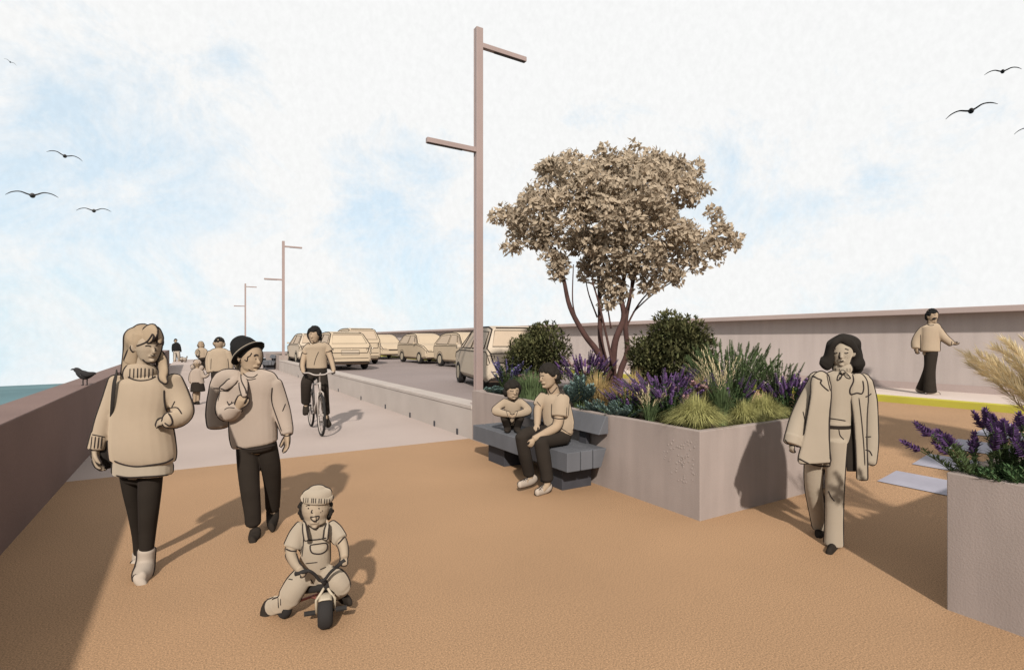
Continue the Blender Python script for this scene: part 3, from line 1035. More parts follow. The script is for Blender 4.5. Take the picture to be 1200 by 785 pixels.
f = Fig((352, 730))
C = f
f.head(370, 597.5, 15.6, 17.8, .06, turn=-.10, jaw=.80, ears=(0, 1))
f.L('body', [(370, 608, 7, .07), (370, 618, 7.5, .07)], 1.0)
armL = [(355, 617, 7.5, .06), (345, 632, 7.6, .05), (341, 647, 6.6, .0), (345, 659, 5.6, -.07), (351, 667, 4.6, -.125)]
f.L('body', armL, .95, sc=.95); f.L('shirt', [(356, 615, 8, .06), (349, 626, 9.6, .05), (342.5, 641, 10, .02)], .9, cap=.15)
armR = [(386, 617, 7.5, .06), (396, 628, 7.2, .04), (402, 640, 5.8, .0), (403.5, 652, 4.8, -.05)]
f.L('body', armR, .95, sc=.95); f.L('shirt', [(385, 615, 8, .06), (392, 623, 9.2, .05), (399, 632.5, 8.2, .02)], .9, cap=.15)
f.L('body', [(370, 620, 13, .08), (370, 640, 14, .08), (366, 668, 15, .12)], .7)
f.L('shirt', [(370, 612.5, 9, .07, .9), (370, 617, 16, .07, .7), (370, 628, 16.5, .07, .75), (369, 645, 16.5, .08, .8)], .75, power=2.2, cap=.3)
f.L('overalls', [(371, 630, 12, .03, .55), (371, 634, 14.5, .05, .85), (370, 648, 16, .06, .9), (368, 662, 18, .08, .85), (366, 672, 19.5, .10, .8), (365, 680, 17, .10, .8)], power=2.4, cap=.2)
for a, b_ in (((356, 611.5), (359, 631)), ((383, 611.5), (381.5, 630))):
    f.L('strap', [(a[0], a[1] - 1, 2.4, .05), (a[0] + .4, a[1] + 3, 2.7, -.005), ((a[0] + b_[0]) / 2, (a[1] + b_[1]) / 2 + 2, 2.7, -.045), (b_[0], b_[1] + 2, 2.7, -.05)], .35, cap=.2)
thL = [(356, 673, 12, .08), (348, 684, 13.4, .04), (340, 697, 13, .03)]
f.L(['body', 'overalls'], thL, .95, sc=.6)
shL = [(341, 698, 12.6, .03), (334, 705, 11, .06), (325, 708.5, 9.6, .09)]
f.L(['body', 'overalls'], shL, .95, sc=.6)
f.L('cuff', [(325.5, 708, 10, .088), (318.5, 710, 10.2, .11)], .95, cap=.15)
f.L('body', [(328, 708, 5, .1), (318, 711, 4.6, .13), (312, 713, 4, .14)])
thR = [(380, 673, 11.5, .08), (393, 678, 12, .03), (401, 687, 10, .03)]
f.L(['body', 'overalls'], thR, .95, sc=.6)
f.L(['body', 'overalls'], [(401, 687, 9.6, .03), (399, 693, 8, .16), (399, 697, 7, .22)], .95, sc=.6)
f.L('body', [(400, 694, 4, .2), (403, 700, 4, .22)])
f.L('shoe_a', [(314, 706, 5.2, .12), (312.5, 714, 7, .11), (311.5, 724, 6.8, .09), (312, 730.5, 6.0, .06)], .75, cap=.8)
f.L('shoe_b', [(398.5, 697, 6, .24), (402, 700, 7, .18, .8), (407, 703, 6.5, .12, .7), (410, 705, 5, .08, .6)], .8, cap=.8)
# beanie and curls
f.L('beanie', [(371.6, 571.5, 8.5, .06), (371.6, 574, 14, .06), (371.6, 578, 16.4, .06), (371.4, 583, 16.8, .06)], 1.0, cap=.4)
f.L('beanie_band', [(371.8, 580, 17.4, .06), (371.5, 583, 18, .06), (371.2, 585.6, 17.6, .06)], 1.0, cap=.15, power=2.0)
rr = random.Random(5)
for i in range(70):
    sd_ = -1 if i % 2 else 1
    t = rr.random()
    x = (355 if sd_ < 0 else 385) + sd_ * (rr.random() * 5.5 * math.sin(.5 + 2.4 * t) - 1); y = 587 + 20 * t
    f.ell('curls', x, y, rr.uniform(1.8, 3), rr.uniform(1.8, 3), .07 + .06 * rr.random())
for i in range(26): f.ell('curls', 353 + 34 * rr.random(), 589 + 19 * rr.random(), 4.4, 4.4, .125)
# tricycle placement (shared by the hands)
hd = vec2(R(45)); hw = vec2(R(17))
fwc = f.P(381.5, 724.5, -.04); fwc.z = .088
rc = fwc - hd * .27; rc.z = .066
axl = Vector((-hd.y, hd.x, 0))
GL, GR = f.P(349, 671.5, -.135), f.P(402, 657.5, -.06)
f.hand(f.P(350, 665.5, -.118), f.P(357, 673, -.14), f.px(15), thumb=-1, curl=.8, normal=Vector((0, .4, -.9)), spread=.05)
f.hand(f.P(403.5, 651, -.045), f.P(404, 662, -.07), f.px(15), thumb=1, curl=.8, normal=Vector((-.3, .9, 0)), spread=.05)
f.finish('smiling toddler in a ribbed beanie and dungarees riding a small tricycle', None, (M['skin'], .0042),
         [('shirt', 'shirt', M['stone'], .006, 2, True), ('dungarees', 'overalls', M['stone'], .006, 3, True), ('strap', 'strap', M['stone'], .0035, 1, True), ('cuff', 'cuff', M['stone'], .005, 1, True),
          ('shoe', 'shoe_a', M['black'], .005, 2, False), ('shoe', 'shoe_b', M['black'], .005, 2, False), ('beanie', 'beanie', M['stone'], .006, 2, True), ('beanie_band', 'beanie_band', M['stone'], .005, 1, True), ('curls', 'curls', M['darkhair'], .005, 1, False)], line=.0038)
S = f.S
f.dot(361.5, 595.6, 1.0); f.dot(373.6, 595.6, 1.0); S([(358.5, 592.8), (361, 592), (363, 592.4)], .7); S([(372.5, 592.2), (375.5, 592)], .7)
S([(366, 597), (364.8, 600.2), (366.5, 600.8)], .8); S([(364, 605), (367, 605.6), (373.5, 604.4), (372.6, 608.5), (368.5, 610.2), (365, 608.4), (364, 605)], .8)
S([(377.5, 598), (378, 598.4)], .7); S([(375.5, 600), (376, 600.3)], .7)
for x in (356, 358.6, 361, 365.5, 367.5, 370, 374, 376.5, 380.5, 383, 386): S([(x, 583.6 + (x - 370) * .05), (x - .3, 589.4 + (x - 370) * .05)], .6)
S([(361, 614.5), (366, 618.5), (372, 618.5), (377, 614)], .8)
S([(360.5, 632.5), (371, 632), (382.5, 630)], 1.0); S([(363.5, 638.5), (373, 637), (382.5, 636.5), (382.5, 644), (376, 648.5), (367, 648), (363.8, 644), (363.5, 638.5)], .9)
S([(356, 628), (355.5, 640), (354, 652)], .9); S([(358, 660), (372, 658.5)], .7)
S([(334.5, 642.5), (341, 645.5), (348.5, 645.5)], 1.0); S([(396, 637.3), (400, 633), (404, 628)], 1.0)
S([(338, 678), (343, 679)], .7); S([(326, 700), (326.5, 712)], .8); S([(329, 701), (329, 709)], .7); S([(364, 678), (371, 690)], .7); S([(375, 667), (382, 664)], .7)
f.done()

# the tricycle
t = empty('tricycle', f.org, -YAW)
tag(t, 'small tricycle with fat black tyres ridden by the toddler', 'tricycle')
ax_f = Vector((-hw.y, hw.x, 0))


def wheel(parent, c, ax, r, w_, rim_r):
    mb = MB(); mb.disc_tube(c, ax, rim_r, r, w_, 28); tw = mb.build('wheel', M['tyre'], parent, smooth=True)
    mb = MB(); mb.disc_tube(c, ax, .012, rim_r + .001, w_ * .9, 24); mb.build('rim', M['rim'], tw, smooth=False)
    mb = MB(); mb.disc_tube(c, ax, .0, .014, w_ * 1.15, 10); mb.build('hub', M['tyre'], tw)
    return tw


wheel(t, fwc, ax_f, .089, .078, .05)
for sgn in (-1, 1):
    wheel(t, rc + axl * sgn * .125, axl, .066, .05, .036)
mb = MB(); mb.tube([rc + axl * .12, rc - axl * .12], .008, 8); mb.build('axle', M['red'], t)
head_ = fwc + Vector((0, 0, .135)) - hw * .035
mb = MB()
loft(mb, [rc + Vector((0, 0, .05)), rc + Vector((0, 0, .085)) + hd * .08, head_ - Vector((0, 0, .01)), head_ + Vector((0, 0, .02))], [.018, .022, .02, .016], [.018, .022, .02, .016], n=12)
mb.build('frame', M['tyre'], t, smooth=True)
mb = MB(); mb.tube([rc + axl * .03, fwc + Vector((0, 0, .02)) - hw * .1], .006, 8); mb.build('lower_bar', M['red'], t, smooth=True)
mb = MB(); loft(mb, [rc + Vector((0, 0, .10)) - hd * .06, rc + Vector((0, 0, .112)), rc + Vector((0, 0, .11)) + hd * .09], [.05, .06, .03], [.014, .016, .012], n=16, depth=Vector((0, 0, 1))); mb.build('saddle', M['tyre'], t, smooth=True)
mb = MB()
for sgn in (-1, 1): mb.tube([fwc + ax_f * sgn * .048, fwc + ax_f * sgn * .05 + Vector((0, 0, .07)), fwc + ax_f * sgn * .025 + Vector((0, 0, .105)), head_], .0075, 8)
mb.build('fork', M['rim'], t, smooth=True)
mb = MB(); vv = []
k = 12
for i in range(k + 1):
    a = R(62) + R(85) * i / k
    e = hw * math.cos(a) + Vector((0, 0, math.sin(a)))
    for s_ in (-.036, -.02, .02, .036): vv.append(fwc + e * (.098 if abs(s_) < .03 else .09) + ax_f * s_)
mb.add(vv, [(i * 4 + j, i * 4 + j + 1, i * 4 + j + 5, i * 4 + j + 4) for i in range(k) for j in range(3)]); fd = mb.build('mudguard', M['rim'], t, smooth=True)
sm = fd.modifiers.new('s', 'SOLIDIFY'); sm.thickness = .005
mb = MB(); mb.tube(catmull([np.array(p) for p in (GL, f.P(361, 668.5, -.13), f.P(369, 673, -.10), f.P(375, 680, -.075), f.P(381, 678, -.07), f.P(388, 669.5, -.065), GR)], 5), .0085, 8); hb_ = mb.build('handlebar', M['tyre'], t, smooth=True)
mb = MB(); mb.tube([head_, f.P(377.5, 680, -.07)], .011, 8); mb.build('stem', M['tyre'], t, smooth=True)
for g, q in ((GL, f.P(358, 669, -.132)), (GR, f.P(395, 663.5, -.063))):
    mb = MB(); dr = (g - q).normalized(); mb.tube([g - dr * .05, g + dr * .015], .0115, 10); mb.build('grip', M['tyre'], hb_, smooth=True)
for sgn, dz in ((-1, -.012), (1, .02)):
    ce = fwc + ax_f * sgn * .05 + hw * .03 * (1 if sgn > 0 else -1) + Vector((0, 0, dz))
    mb = MB(); mb.tube([fwc, fwc + ax_f * sgn * .045, ce], .005, 6); cr = mb.build('crank', M['tyre'], t)
    pe = ce + ax_f * sgn * .035
    mb = MB(); mb.tube([ce + ax_f * sgn * .005, ce + ax_f * sgn * .065], [.014, .014], 8); mb.build('pedal', M['tyre'], cr)

# ------------------------------------------------------------------ cyclist and bicycle
f = Fig((370, 504.5))
CY = f
f.head(368.3, 393, 6.3, 9.4, -.02, turn=-.42, jaw=.66, ears=(0, 1))
f.L('body', [(370, 400, 3.4, .0), (370.5, 408, 3.8, .02)], 1.0)
aL = [(360, 409, 4.0, .0), (356.5, 418, 3.3, -.05), (354.5, 428, 2.8, -.14), (355.5, 435, 2.4, -.26)]
aR = [(382, 408, 4.0, .0), (386.5, 417, 3.2, -.05), (389.5, 427, 2.7, -.16), (391, 434, 2.4, -.30)]
for a in (aL, aR): f.L('body', a, .95)
f.L('shirt', [(363.5, 405.8, 4.2, .0), (359.6, 408.6, 4.0, 0), (357, 413, 3.7, -.02)], .9, cap=.2); f.L('shirt', [(378.5, 404.6, 4.2, .0), (383, 407.2, 4.0, 0), (386, 412, 3.7, -.02)], .9, cap=.2)
f.L('body', [(371, 410, 9, .02), (371, 430, 9, .02), (371, 437, 10, .03)], .7)
f.L('shirt', [(370.5, 402.3, 4.5, 0, .9), (371, 405.5, 13.2, 0, .6), (371, 411, 13, 0, .6), (371, 422, 11.8, 0, .65), (371, 431, 11.8, 0, .65)], power=2.3, cap=.2)
f.L('trousers', [(370.5, 430.5, 12.2, .02, .7), (370.5, 437, 12.6, .02, .8), (370, 441, 11, .02, .8)], cap=.2)
gL = [(364, 438, 6.2, .02), (359.5, 447, 6.4, -.14), (358.5, 457, 5.8, -.13), (358.5, 471, 5.4, -.04)]
gR = [(377, 438, 6.2, .03), (379, 452, 5.9, -.02), (380.5, 468, 5.0, .03), (382, 484, 4.6, .10)]
for g in (gL, gR): f.L(['body', 'trousers'], g, .95, sc=.7)
f.L('body', [(358.5, 470, 2.4, -.04), (358.4, 480, 2.3, -.05)]); f.L('body', [(382, 483, 2.4, .1), (383, 492, 2.3, .08)])
f.L('shoe_a', [(358.6, 476, 3.4, -.03), (358.4, 481, 3.8, -.05), (358.2, 484.3, 3.6, -.10, .8)], .9)
f.L('shoe_b', [(381.5, 488.5, 3.4, .11), (382.5, 494, 4.2, .08), (385.5, 498, 3.8, .02, .8)], .9)
f.haircap('curls', .42, -.5, .36, 90, 1.06, 3)
f.hand(f.P(355.3, 435, -.27), f.P(358.5, 438, -.36), f.px(6.2), thumb=1, curl=.7, normal=Vector((0, .3, -.9)))
f.hand(f.P(391, 434, -.31), f.P(388.5, 437.5, -.38), f.px(6.2), thumb=-1, curl=.7, normal=Vector((0, .3, -.9)))
f.finish('curly haired cyclist in a pale T-shirt and dark trousers riding towards us', None, (M['skin2'], .009),
         [('t_shirt', 'shirt', M['beige'], .012, 2, True), ('trousers', 'trousers', M['black'], .012, 2, False), ('shoe', 'shoe_a', M['black'], .010, 1, False), ('shoe', 'shoe_b', M['black'], .010, 1, False), ('curly_hair', 'curls', M['blackhat'], .010, 1, False)], line=.0085)
S = f.S
f.dot(364.6, 391, .7); S([(366, 399.5), (370.5, 402.2), (375, 399)], .7); S([(363, 389), (365.5, 388.6)], .6)
S([(373.5, 412), (370, 420), (368, 428)], .6); S([(353.5, 413), (357, 414.5), (360, 414)], .8); S([(382, 413), (386, 412), (390, 410.5)], .8); S([(359, 431.5), (371, 432.5), (383, 431.5)], .7)
f.done()

bk = empty('bicycle', f.org, -YAW)
tag(bk, 'slim pale bicycle ridden along the grey path', 'bicycle')
f0 = f.P(376.5, 500, -.50); f0.z = .35
r0 = f.P(364.5, 490, .48); r0.z = .35
hdg = Vector((f0.x - r0.x, f0.y - r0.y, 0)); wb = hdg.length; hdg.normalize(); side = Vector((-hdg.y, hdg.x, 0))
Z = Vector((0, 0, 1))
for c in (f0, r0):
    mb = MB(); n = 36
    pts = [c + hdg * (math.cos(2 * math.pi * i / n) * .335) + Z * (math.sin(2 * math.pi * i / n) * .335) for i in range(n + 1)]
    mb.tube(pts, .021, 8, cap=False); wh = mb.build('wheel', M['tyre'], bk, smooth=True)
    mb = MB(); mb.tube([c + hdg * (math.cos(2 * math.pi * i / n) * .308) + Z * (math.sin(2 * math.pi * i / n) * .308) for i in range(n + 1)], .011, 6, cap=False); mb.build('rim', M['metal'], wh, smooth=True)
    mb = MB()
    for i in range(16):
        a = 2 * math.pi * i / 16
        mb.tube([c + side * .02 * (-1) ** i, c + hdg * (math.cos(a) * .305) + Z * (math.sin(a) * .305)], .0016, 4)
    mb.tube([c - side * .05, c + side * .05], .016, 8)
    mb.build('spokes', M['metal'], wh)
bb = r0 + hdg * .43 - Z * .06; st = r0 + hdg * .26 + Z * .48; ht = f0 - hdg * .15 + Z * .52; hbm = f0 - hdg * .11 + Z * .40
mb = MB()
for a, c, r_ in ((bb, st, .017), (st - Z * .03, ht, .016), (bb, hbm, .019), (hbm, ht + Z * .02, .02), (st - Z * .05, r0 + side * .05, .009), (st - Z * .05, r0 - side * .05, .009), (bb, r0 + side * .05, .01), (bb, r0 - side * .05, .01)): mb.tube([a, c], r_, 8)
mb.build('frame', M['metal'], bk, smooth=True)
mb = MB()
for s_ in (-1, 1): mb.tube([hbm, f0 + Z * .36 + side * .045 * s_ - hdg * .1, f0 + side * .05 * s_], .013, 8)
mb.build('fork', M['metal'], bk, smooth=True)
mb = MB(); hz = ht + Z * .17 + hdg * .06
mb.tube([ht, ht + Z * .15, hz], .015, 8)
mb.tube(catmull([np.array(p) for p in (f.P(356, 437.2, -.36), f.P(362, 437.0, -.38), f.P(368, 439.2, -.40), f.P(374, 439.4, -.41), f.P(381, 438.6, -.41), f.P(385, 436.4, -.40), f.P(391, 436.2, -.37))], 4), .012, 8)
mb.build('handlebar', M['metal'], bk, smooth=True)
mb = MB(); loft(mb, [st + Z * .06 - hdg * .12, st + Z * .075, st + Z * .07 + hdg * .13], [.075, .06, .02], [.025, .025, .018], n=14, depth=Z); mb.tube([st, st + Z * .06], .014, 8); mb.build('saddle', M['tyre'], bk, smooth=True)
mb = MB(); mb.disc_tube(bb + side * .04, side, .02, .09, .008, 24)
for s_, q in ((1, -1), (-1, 1)):
    e = bb + side * .07 * s_ + (Z * .16 + hdg * .02) * q
    mb.tube([bb, bb + side * .06 * s_, e], .01, 6); mb.box(tuple(e + side * .05 * s_ - Vector((.045, .045, .012))), tuple(e + side * .05 * s_ + Vector((.045, .045, .012))))
mb.build('crankset', M['tyre'], bk)
# ------------------------------------------------------------------ seated man on the bench
f = Fig((655, 570), d=5.86)
f.head(643, 440.8, 10.3, 13.8, -.02, turn=-.85, jaw=.66, ears=(0, 1), tilt=-.10)
f.L('body', [(646, 449, 6.8, .01), (648, 458, 7.2, .03), (650, 466, 8, .05)], 1.0)
aL = [(637, 468, 5.5, .05), (631, 478, 5.0, .0), (630, 488, 4.3, -.08), (629.5, 497, 3.6, -.15)]
f.L('body', aL, .95); f.L('shirt', [(639, 464.5, 7, .06), (633, 470.5, 6.4, .03), (630.5, 475.5, 5.6, .01)], .9, cap=.15)
aR = [(658, 468, 7, -.02), (655.5, 485, 6.2, -.08), (652.5, 499, 5.8, -.12), (640, 507, 4.9, -.20), (626, 514, 3.8, -.28)]
f.L('body', aR, .95); f.L('shirt', [(658.5, 465, 9, .0), (657, 474, 9.6, -.05), (656, 487.5, 9.4, -.09)], .95, cap=.12)
f.L('body', [(651, 467, 13, .05), (654, 485, 14, .05), (657, 508, 15, .02)], .75)
f.L('shirt', [(649, 461, 8, .04, .9), (649.5, 465.5, 15, .04, .8), (651.5, 475, 16.5, .05, .8), (653.5, 488, 17.5, .06, .8), (656, 499, 17, .05, .85), (658.5, 506, 14.5, .05, .9)], power=2.2, cap=.25)
tR = [(661, 512, 9.5, .0), (650, 514, 9.2, -.10), (639, 516.5, 8.8, -.20), (633.5, 519, 8.2, -.27)]
tL = [(648, 508, 9, .06), (632, 506.5, 8.4, -.08), (618, 508.5, 8, -.20), (611, 512, 7.4, -.26)]
sR = [(634, 518, 8.6, -.27), (637, 535, 8.6, -.28), (640.5, 555, 7.4, -.28), (641.3, 561, 7.4, -.28)]
sL = [(611, 511, 7.6, -.26), (614.5, 530, 7.8, -.23), (618.8, 549, 7, -.16), (619.5, 554, 7, -.14)]
for g in (tR, tL, sR, sL): f.L(['body', 'trousers'], g, .95, sc=.68)
f.L('trousers', [(656, 508, 13.5, .04, .85), (657, 515, 12.5, .04, .85)]); f.L('body', [(656, 508, 10, .04, .85), (657, 513, 9, .04, .85)])
f.L('body', [(641.5, 559, 3.8, -.28), (641, 568, 3.6, -.28), (636, 574, 3.2, -.33)]); f.L('body', [(619.5, 552, 3.8, -.14), (621, 560, 3.6, -.13), (616, 565, 3.2, -.2)])
f.L('shoe_a', [(643.5, 568.5, 4.4, -.24), (641, 571.5, 5.4, -.27, .8), (635, 574.6, 5, -.32, .75), (629.5, 577, 4.2, -.38, .75)], .8, cap=.8)
f.L('shoe_b', [(626.5, 560, 4.6, -.07), (622, 563, 5.4, -.12, .8), (615, 566, 4.8, -.2, .75), (609, 568, 4, -.26, .75)], .8, cap=.8)
f.haircap('hair', .42, -.48, .27, 190, 1.02, 4)
f.hand(f.P(629.5, 496.5, -.155), f.P(625, 506, -.24), f.px(12), thumb=-1, curl=.45, normal=Vector((.1, .2, -1)), spread=.2)
f.hand(f.P(626, 514, -.285), f.P(620, 527, -.31), f.px(13.5), thumb=1, curl=.5, normal=Vector((-.3, .9, .2)), spread=.06)
f.finish('man in a pale short-sleeved shirt sitting on the bench with dark trousers and white trainers', None, (M['skin2'], .006),
         [('shirt', 'shirt', M['beige'], .008, 2, True), ('trousers', 'trousers', M['black'], .008, 2, False), ('trainer', 'shoe_a', M['shoe'], .006, 2, True), ('trainer', 'shoe_b', M['shoe'], .006, 2, True), ('hair', 'hair', M['darkhair'], .006, 1, False)], line=.0048)
S = f.S
f.dot(635.4, 443.2, .7); S([(634, 440.6), (637.5, 440.2)], .7); S([(632.8, 444), (632.6, 448), (634.2, 449)], .7); S([(634.8, 450.8), (638.5, 451.4)], .7)
S([(642.5, 455), (646, 461), (653, 453.5)], .9); S([(640.5, 457.5), (643, 463)], .7); S([(653, 464), (657, 461), (661, 462.5)], .7)
S([(629, 470.5), (632.5, 474.5), (633.5, 476)], .9); S([(646.6, 473), (646.5, 488), (650, 489.8), (657, 490.8), (663, 489.5)], .9); S([(664.3, 477), (663.8, 488)], .7)
S([(637, 496), (642, 499.6), (648, 496.5)], .8); S([(657, 501), (664, 506), (671.5, 510)], .7)
for a in ((633.5, 570), (631.5, 572)): S([a, (a[0] + 3.2, a[1] + 2)], .6); S([(a[0] + 3, a[1] - 1), (a[0], a[1] + 2.4)], .6)
for a in ((613, 561), (616, 559.8)): S([a, (a[0] + 3.2, a[1] + 2.6)], .6); S([(a[0] + 3, a[1] - .4), (a[0], a[1] + 2.6)], .6)
f.done()

# ------------------------------------------------------------------ child squatting on the bench seat
f = Fig((600, 505), z=.45, d=6.72)
f.head(600.5, 457.5, 8.2, 10.4, -.03, turn=.30, jaw=.74, ears=(1, 0))
f.L('body', [(600, 464, 4.2, 0), (600.3, 470, 4.6, .03)], 1.0)
for a in ([(592.5, 471, 4.6, .03), (584.5, 477, 4.5, .0), (580.5, 481.5, 4.4, -.02), (588, 484, 4.2, -.10), (596, 485.5, 3.4, -.16)],
          [(609, 471, 4.6, .03), (615, 476, 4.5, .0), (619, 481, 4.4, -.02), (612.5, 484, 4.2, -.10), (605, 485.5, 3.4, -.16)]):
    f.L(['body', 'sweater'], a, .95, sc=.66)
f.L('body', [(600.5, 472, 8, .04), (600.5, 482, 8, .06), (600.5, 495, 8.5, .12)], .8)
f.L('sweater', [(600.3, 466.5, 4.6, .02, .9), (600.5, 469.5, 9.6, .03, .7), (600.5, 476, 10, .04, .8), (600.5, 484, 9.4, .06, .85), (600.5, 491, 9.6, .1, .85)], power=2.2, cap=.25)
for sgn in (-1, 1):
    th = [(600.5 + sgn * 4, 495, 5.4, .12), (600.5 + sgn * 8, 490, 5.4, .0), (600.5 + sgn * 9.2, 489, 5.0, -.09)]
    sh = [(600.5 + sgn * 9.2, 489.5, 4.9, -.09), (600.5 + sgn * 7.5, 495, 4.6, -.03), (600.5 + sgn * 5.8, 500.5, 4.2, .02)]
    f.L(['body', 'trousers'], th, .95, sc=.66); f.L(['body', 'trousers'], sh, .95, sc=.66)
    f.L('body', [(600.5 + sgn * 5.6, 500, 2.6, .02), (600.5 + sgn * 5.4, 503, 2.6, -.02)])
    f.L('shoe' + ('ab'[sgn > 0]), [(600.5 + sgn * 5.2, 500.5, 3.8, .04), (600.5 + sgn * 5.6, 502.5, 4.2, -.01, .8), (600.5 + sgn * 6.2, 504.3, 3.8, -.07, .7), (600.5 + sgn * 6.6, 505, 3, -.11, .7)], .85, cap=.8)
f.L('trousers', [(600.5, 494, 9, .12, .8), (600.5, 499, 7.6, .13, .8)])
f.haircap('hair', .34, -.5, .34, 120, 1.03, 8)
f.hand(f.P(596, 485.5, -.165), f.P(601, 489, -.19), f.px(8.5), thumb=1, curl=.5, normal=Vector((.2, .9, .1)), spread=.05)
f.hand(f.P(605, 485.5, -.165), f.P(600, 488.5, -.2), f.px(8.5), thumb=-1, curl=.5, normal=Vector((-.2, .9, .1)), spread=.05)
f.finish('dark haired child in a pale jumper squatting on the bench seat', None, (M['skin2'], .0065),
         [('jumper', 'sweater', M['beige'], .008, 2, True), ('trousers', 'trousers', M['black'], .008, 2, False), ('shoe', 'shoea', M['black'], .007, 1, False), ('shoe', 'shoeb', M['black'], .007, 1, False), ('hair', 'hair', M['darkhair'], .007, 1, False)], line=.0052)
S = f.S
S([(597.5, 457.6), (600, 458.4), (602, 458)], .7); S([(605, 457.6), (606.8, 457.2)], .7); S([(604.8, 459.5), (605.8, 462), (604.4, 462.6)], .6); S([(600.5, 465), (603, 465.8)], .6)
S([(595.5, 467), (600, 470), (604.5, 469)], .8); S([(587.5, 478), (592, 476.5)], .7); S([(610, 476.5), (613.5, 478)], .7); S([(593.5, 482), (595, 487.5)], .6); S([(606.5, 482), (605, 487)], .6)
f.done()

# ------------------------------------------------------------------ woman in the long open coat
f = Fig((973, 642))
f.head(986, 414, 11.6, 15.3, 0, turn=.02, jaw=.72, ears=(0, 1))
f.L('body', [(986.5, 424, 5.8, .01), (987, 434, 6.2, .02), (987, 444, 8, .03)], 1.0)
f.L('top', [(986, 436, 9, 0, .9), (985.5, 442, 18, 0, .6), (985, 456, 17, 0, .62), (984, 474, 14.5, 0, .65), (982.5, 490, 13.8, 0, .68), (981.5, 497, 14.2, 0, .7)], power=2.2, cap=.3)
f.L('body', [(986, 440, 13, .02), (985, 465, 12.5, .02), (982, 505, 13, .02)], .6)
aL = [(960, 447, 10.5, .02), (947.5, 469, 10.2, .03), (936.5, 492, 9.6, .02), (930, 513, 9.2, -.02)]
f.L(['body', 'coat'], aL, .95, sc=.55); f.L('coat', [(930.5, 511, 9.4, -.02), (928, 520, 8.8, -.03)], .95, cap=.12)
aR = [(1010, 448, 10.5, .03), (1016, 468, 9.5, .03), (1018.5, 495, 8.6, .02), (1019.5, 520, 8, .0), (1018.5, 541, 7, -.03)]
f.L(['body', 'coat'], aR, .95, sc=.55)
# coat: back, two front panels, collar, shoulders
f.L('coat', [(985, 439, 14, .06, .35), (985, 446, 27, .075, .2), (984, 470, 29, .10, .14), (980, 505, 30, .12, .12), (976, 538, 31, .13, .1)], power=2.2, cap=.2)
f.L('coat', [(965, 439, 6, -.02, .8), (962, 447, 10.5, -.045, .5), (962, 464, 11.6, -.07, .3), (959, 488, 12.5, -.075, .25), (956.5, 515, 15, -.075, .22), (954.5, 535, 18.4, -.07, .2), (954.5, 542, 18.6, -.07, .2)], power=2.6, cap=.15)
f.L('coat', [(1003, 439.5, 5.5, -.02, .8), (1006, 447, 9, -.045, .5), (1007, 464, 10, -.06, .3), (1008, 490, 7.5, -.07, .35), (1009, 520, 6.4, -.075, .35), (1010, 545, 6.2, -.08, .35), (1010.3, 562, 6.2, -.08, .35)], power=2.6, cap=.1)
f.L('coat', [(957, 441, 8.5, .04, 1.0), (962, 450, 9, .03, .9)]); f.L('coat', [(1010, 442, 7.5, .04, 1.0), (1009, 451, 8.5, .03, .9)])
f.L('lining', [(994, 476, 3.5, -.02, .4), (997.5, 500, 6.6, -.025, .3), (998.5, 525, 7.2, -.03, .3), (998, 552, 6, -.03, .3)], power=2.5, cap=.1)
f.L('belt', [(981, 497.4, 14.6, 0, .74), (981, 501.4, 14.8, 0, .74)], cap=.05, power=2.2)
f.L('trousers', [(981, 494, 13.9, .0, .72), (981, 502, 14.4, .0, .72), (979, 515, 16.5, .02, .65)], power=2.2, cap=.15); f.L('body', [(981, 500, 11, .02, .7), (979, 515, 12.5, .02, .7)])
lA = [(978.5, 515, 12.3, -.01), (978.5, 545, 10.4, .0), (977.8, 580, 9.4, .02), (977.2, 612, 9.2, .03), (976.8, 638, 9.9, .03)]
lB = [(959.5, 518, 12.5, .06), (954.5, 542, 10.3, .10), (953.5, 570, 9.3, .16), (957.5, 597, 8.6, .26), (961, 616.5, 8.2, .34)]
f.L(['body', 'trousers'], lA, .95, sc=.62, cap=.15); f.L(['body', 'trousers'], lB, .95, sc=.62, cap=.15)
f.L('body', [(976, 634, 4, .03), (975.5, 642, 3.6, .0)]); f.L('body', [(961, 614, 4, .34), (961, 624, 3.6, .32)])
f.L('shoe_a', [(977.5, 639, 6.6, .05), (976, 642.5, 8, .02, .7), (973.5, 645.5, 7.6, -.05, .6), (971.5, 647.3, 6, -.11, .6)], .8, cap=.8)
f.L('shoe_b', [(961.5, 617, 5.8, .36), (961, 622.5, 6.2, .33, .8), (960, 628, 6, .27, .8), (959.5, 630.5, 4.8, .22, .7)], .9, cap=.8)
# hair with flicked ends
f.L('hair', [(989, 395, 7, .03, 1.2), (989, 400, 17.5, .045, .75), (988, 409, 20, .065, .6), (988, 418, 22.5, .07, .5), (987.5, 426, 24.5, .06, .4), (987, 430.5, 22, .05, .35)], power=2.1, cap=.3)
f.L('hair', [(984.5, 397.5, 3.5, -.05, .8), (978, 402, 4, -.055, .8), (973.5, 410, 3.8, -.03, 1), (971.5, 419, 5.5, -.01, 1), (968, 426, 8, .0, .7), (965.5, 429, 7, .0, .6)])
f.L('hair', [(986, 396.5, 4, -.045, .8), (994, 401, 5.4, -.06, .7), (1000, 409, 5, -.03, .9), (1003, 418, 6.4, .0, .9), (1005.5, 427, 8.2, .0, .7), (1006, 431.5, 5.5, .0, .6)])
f.L('hair', [(965, 421, 4, .02, .8), (962, 424.5, 2, .0, .8)]); f.L('hair', [(1008, 425, 4, .02, .8), (1012, 426.5, 2, .0, .8)])
f.L('scarf', [(987, 428, 8.6, .01, .95), (987.3, 432, 10, .0, .9), (987.5, 435.8, 9.2, .0, .85)], cap=.3, power=2.2)
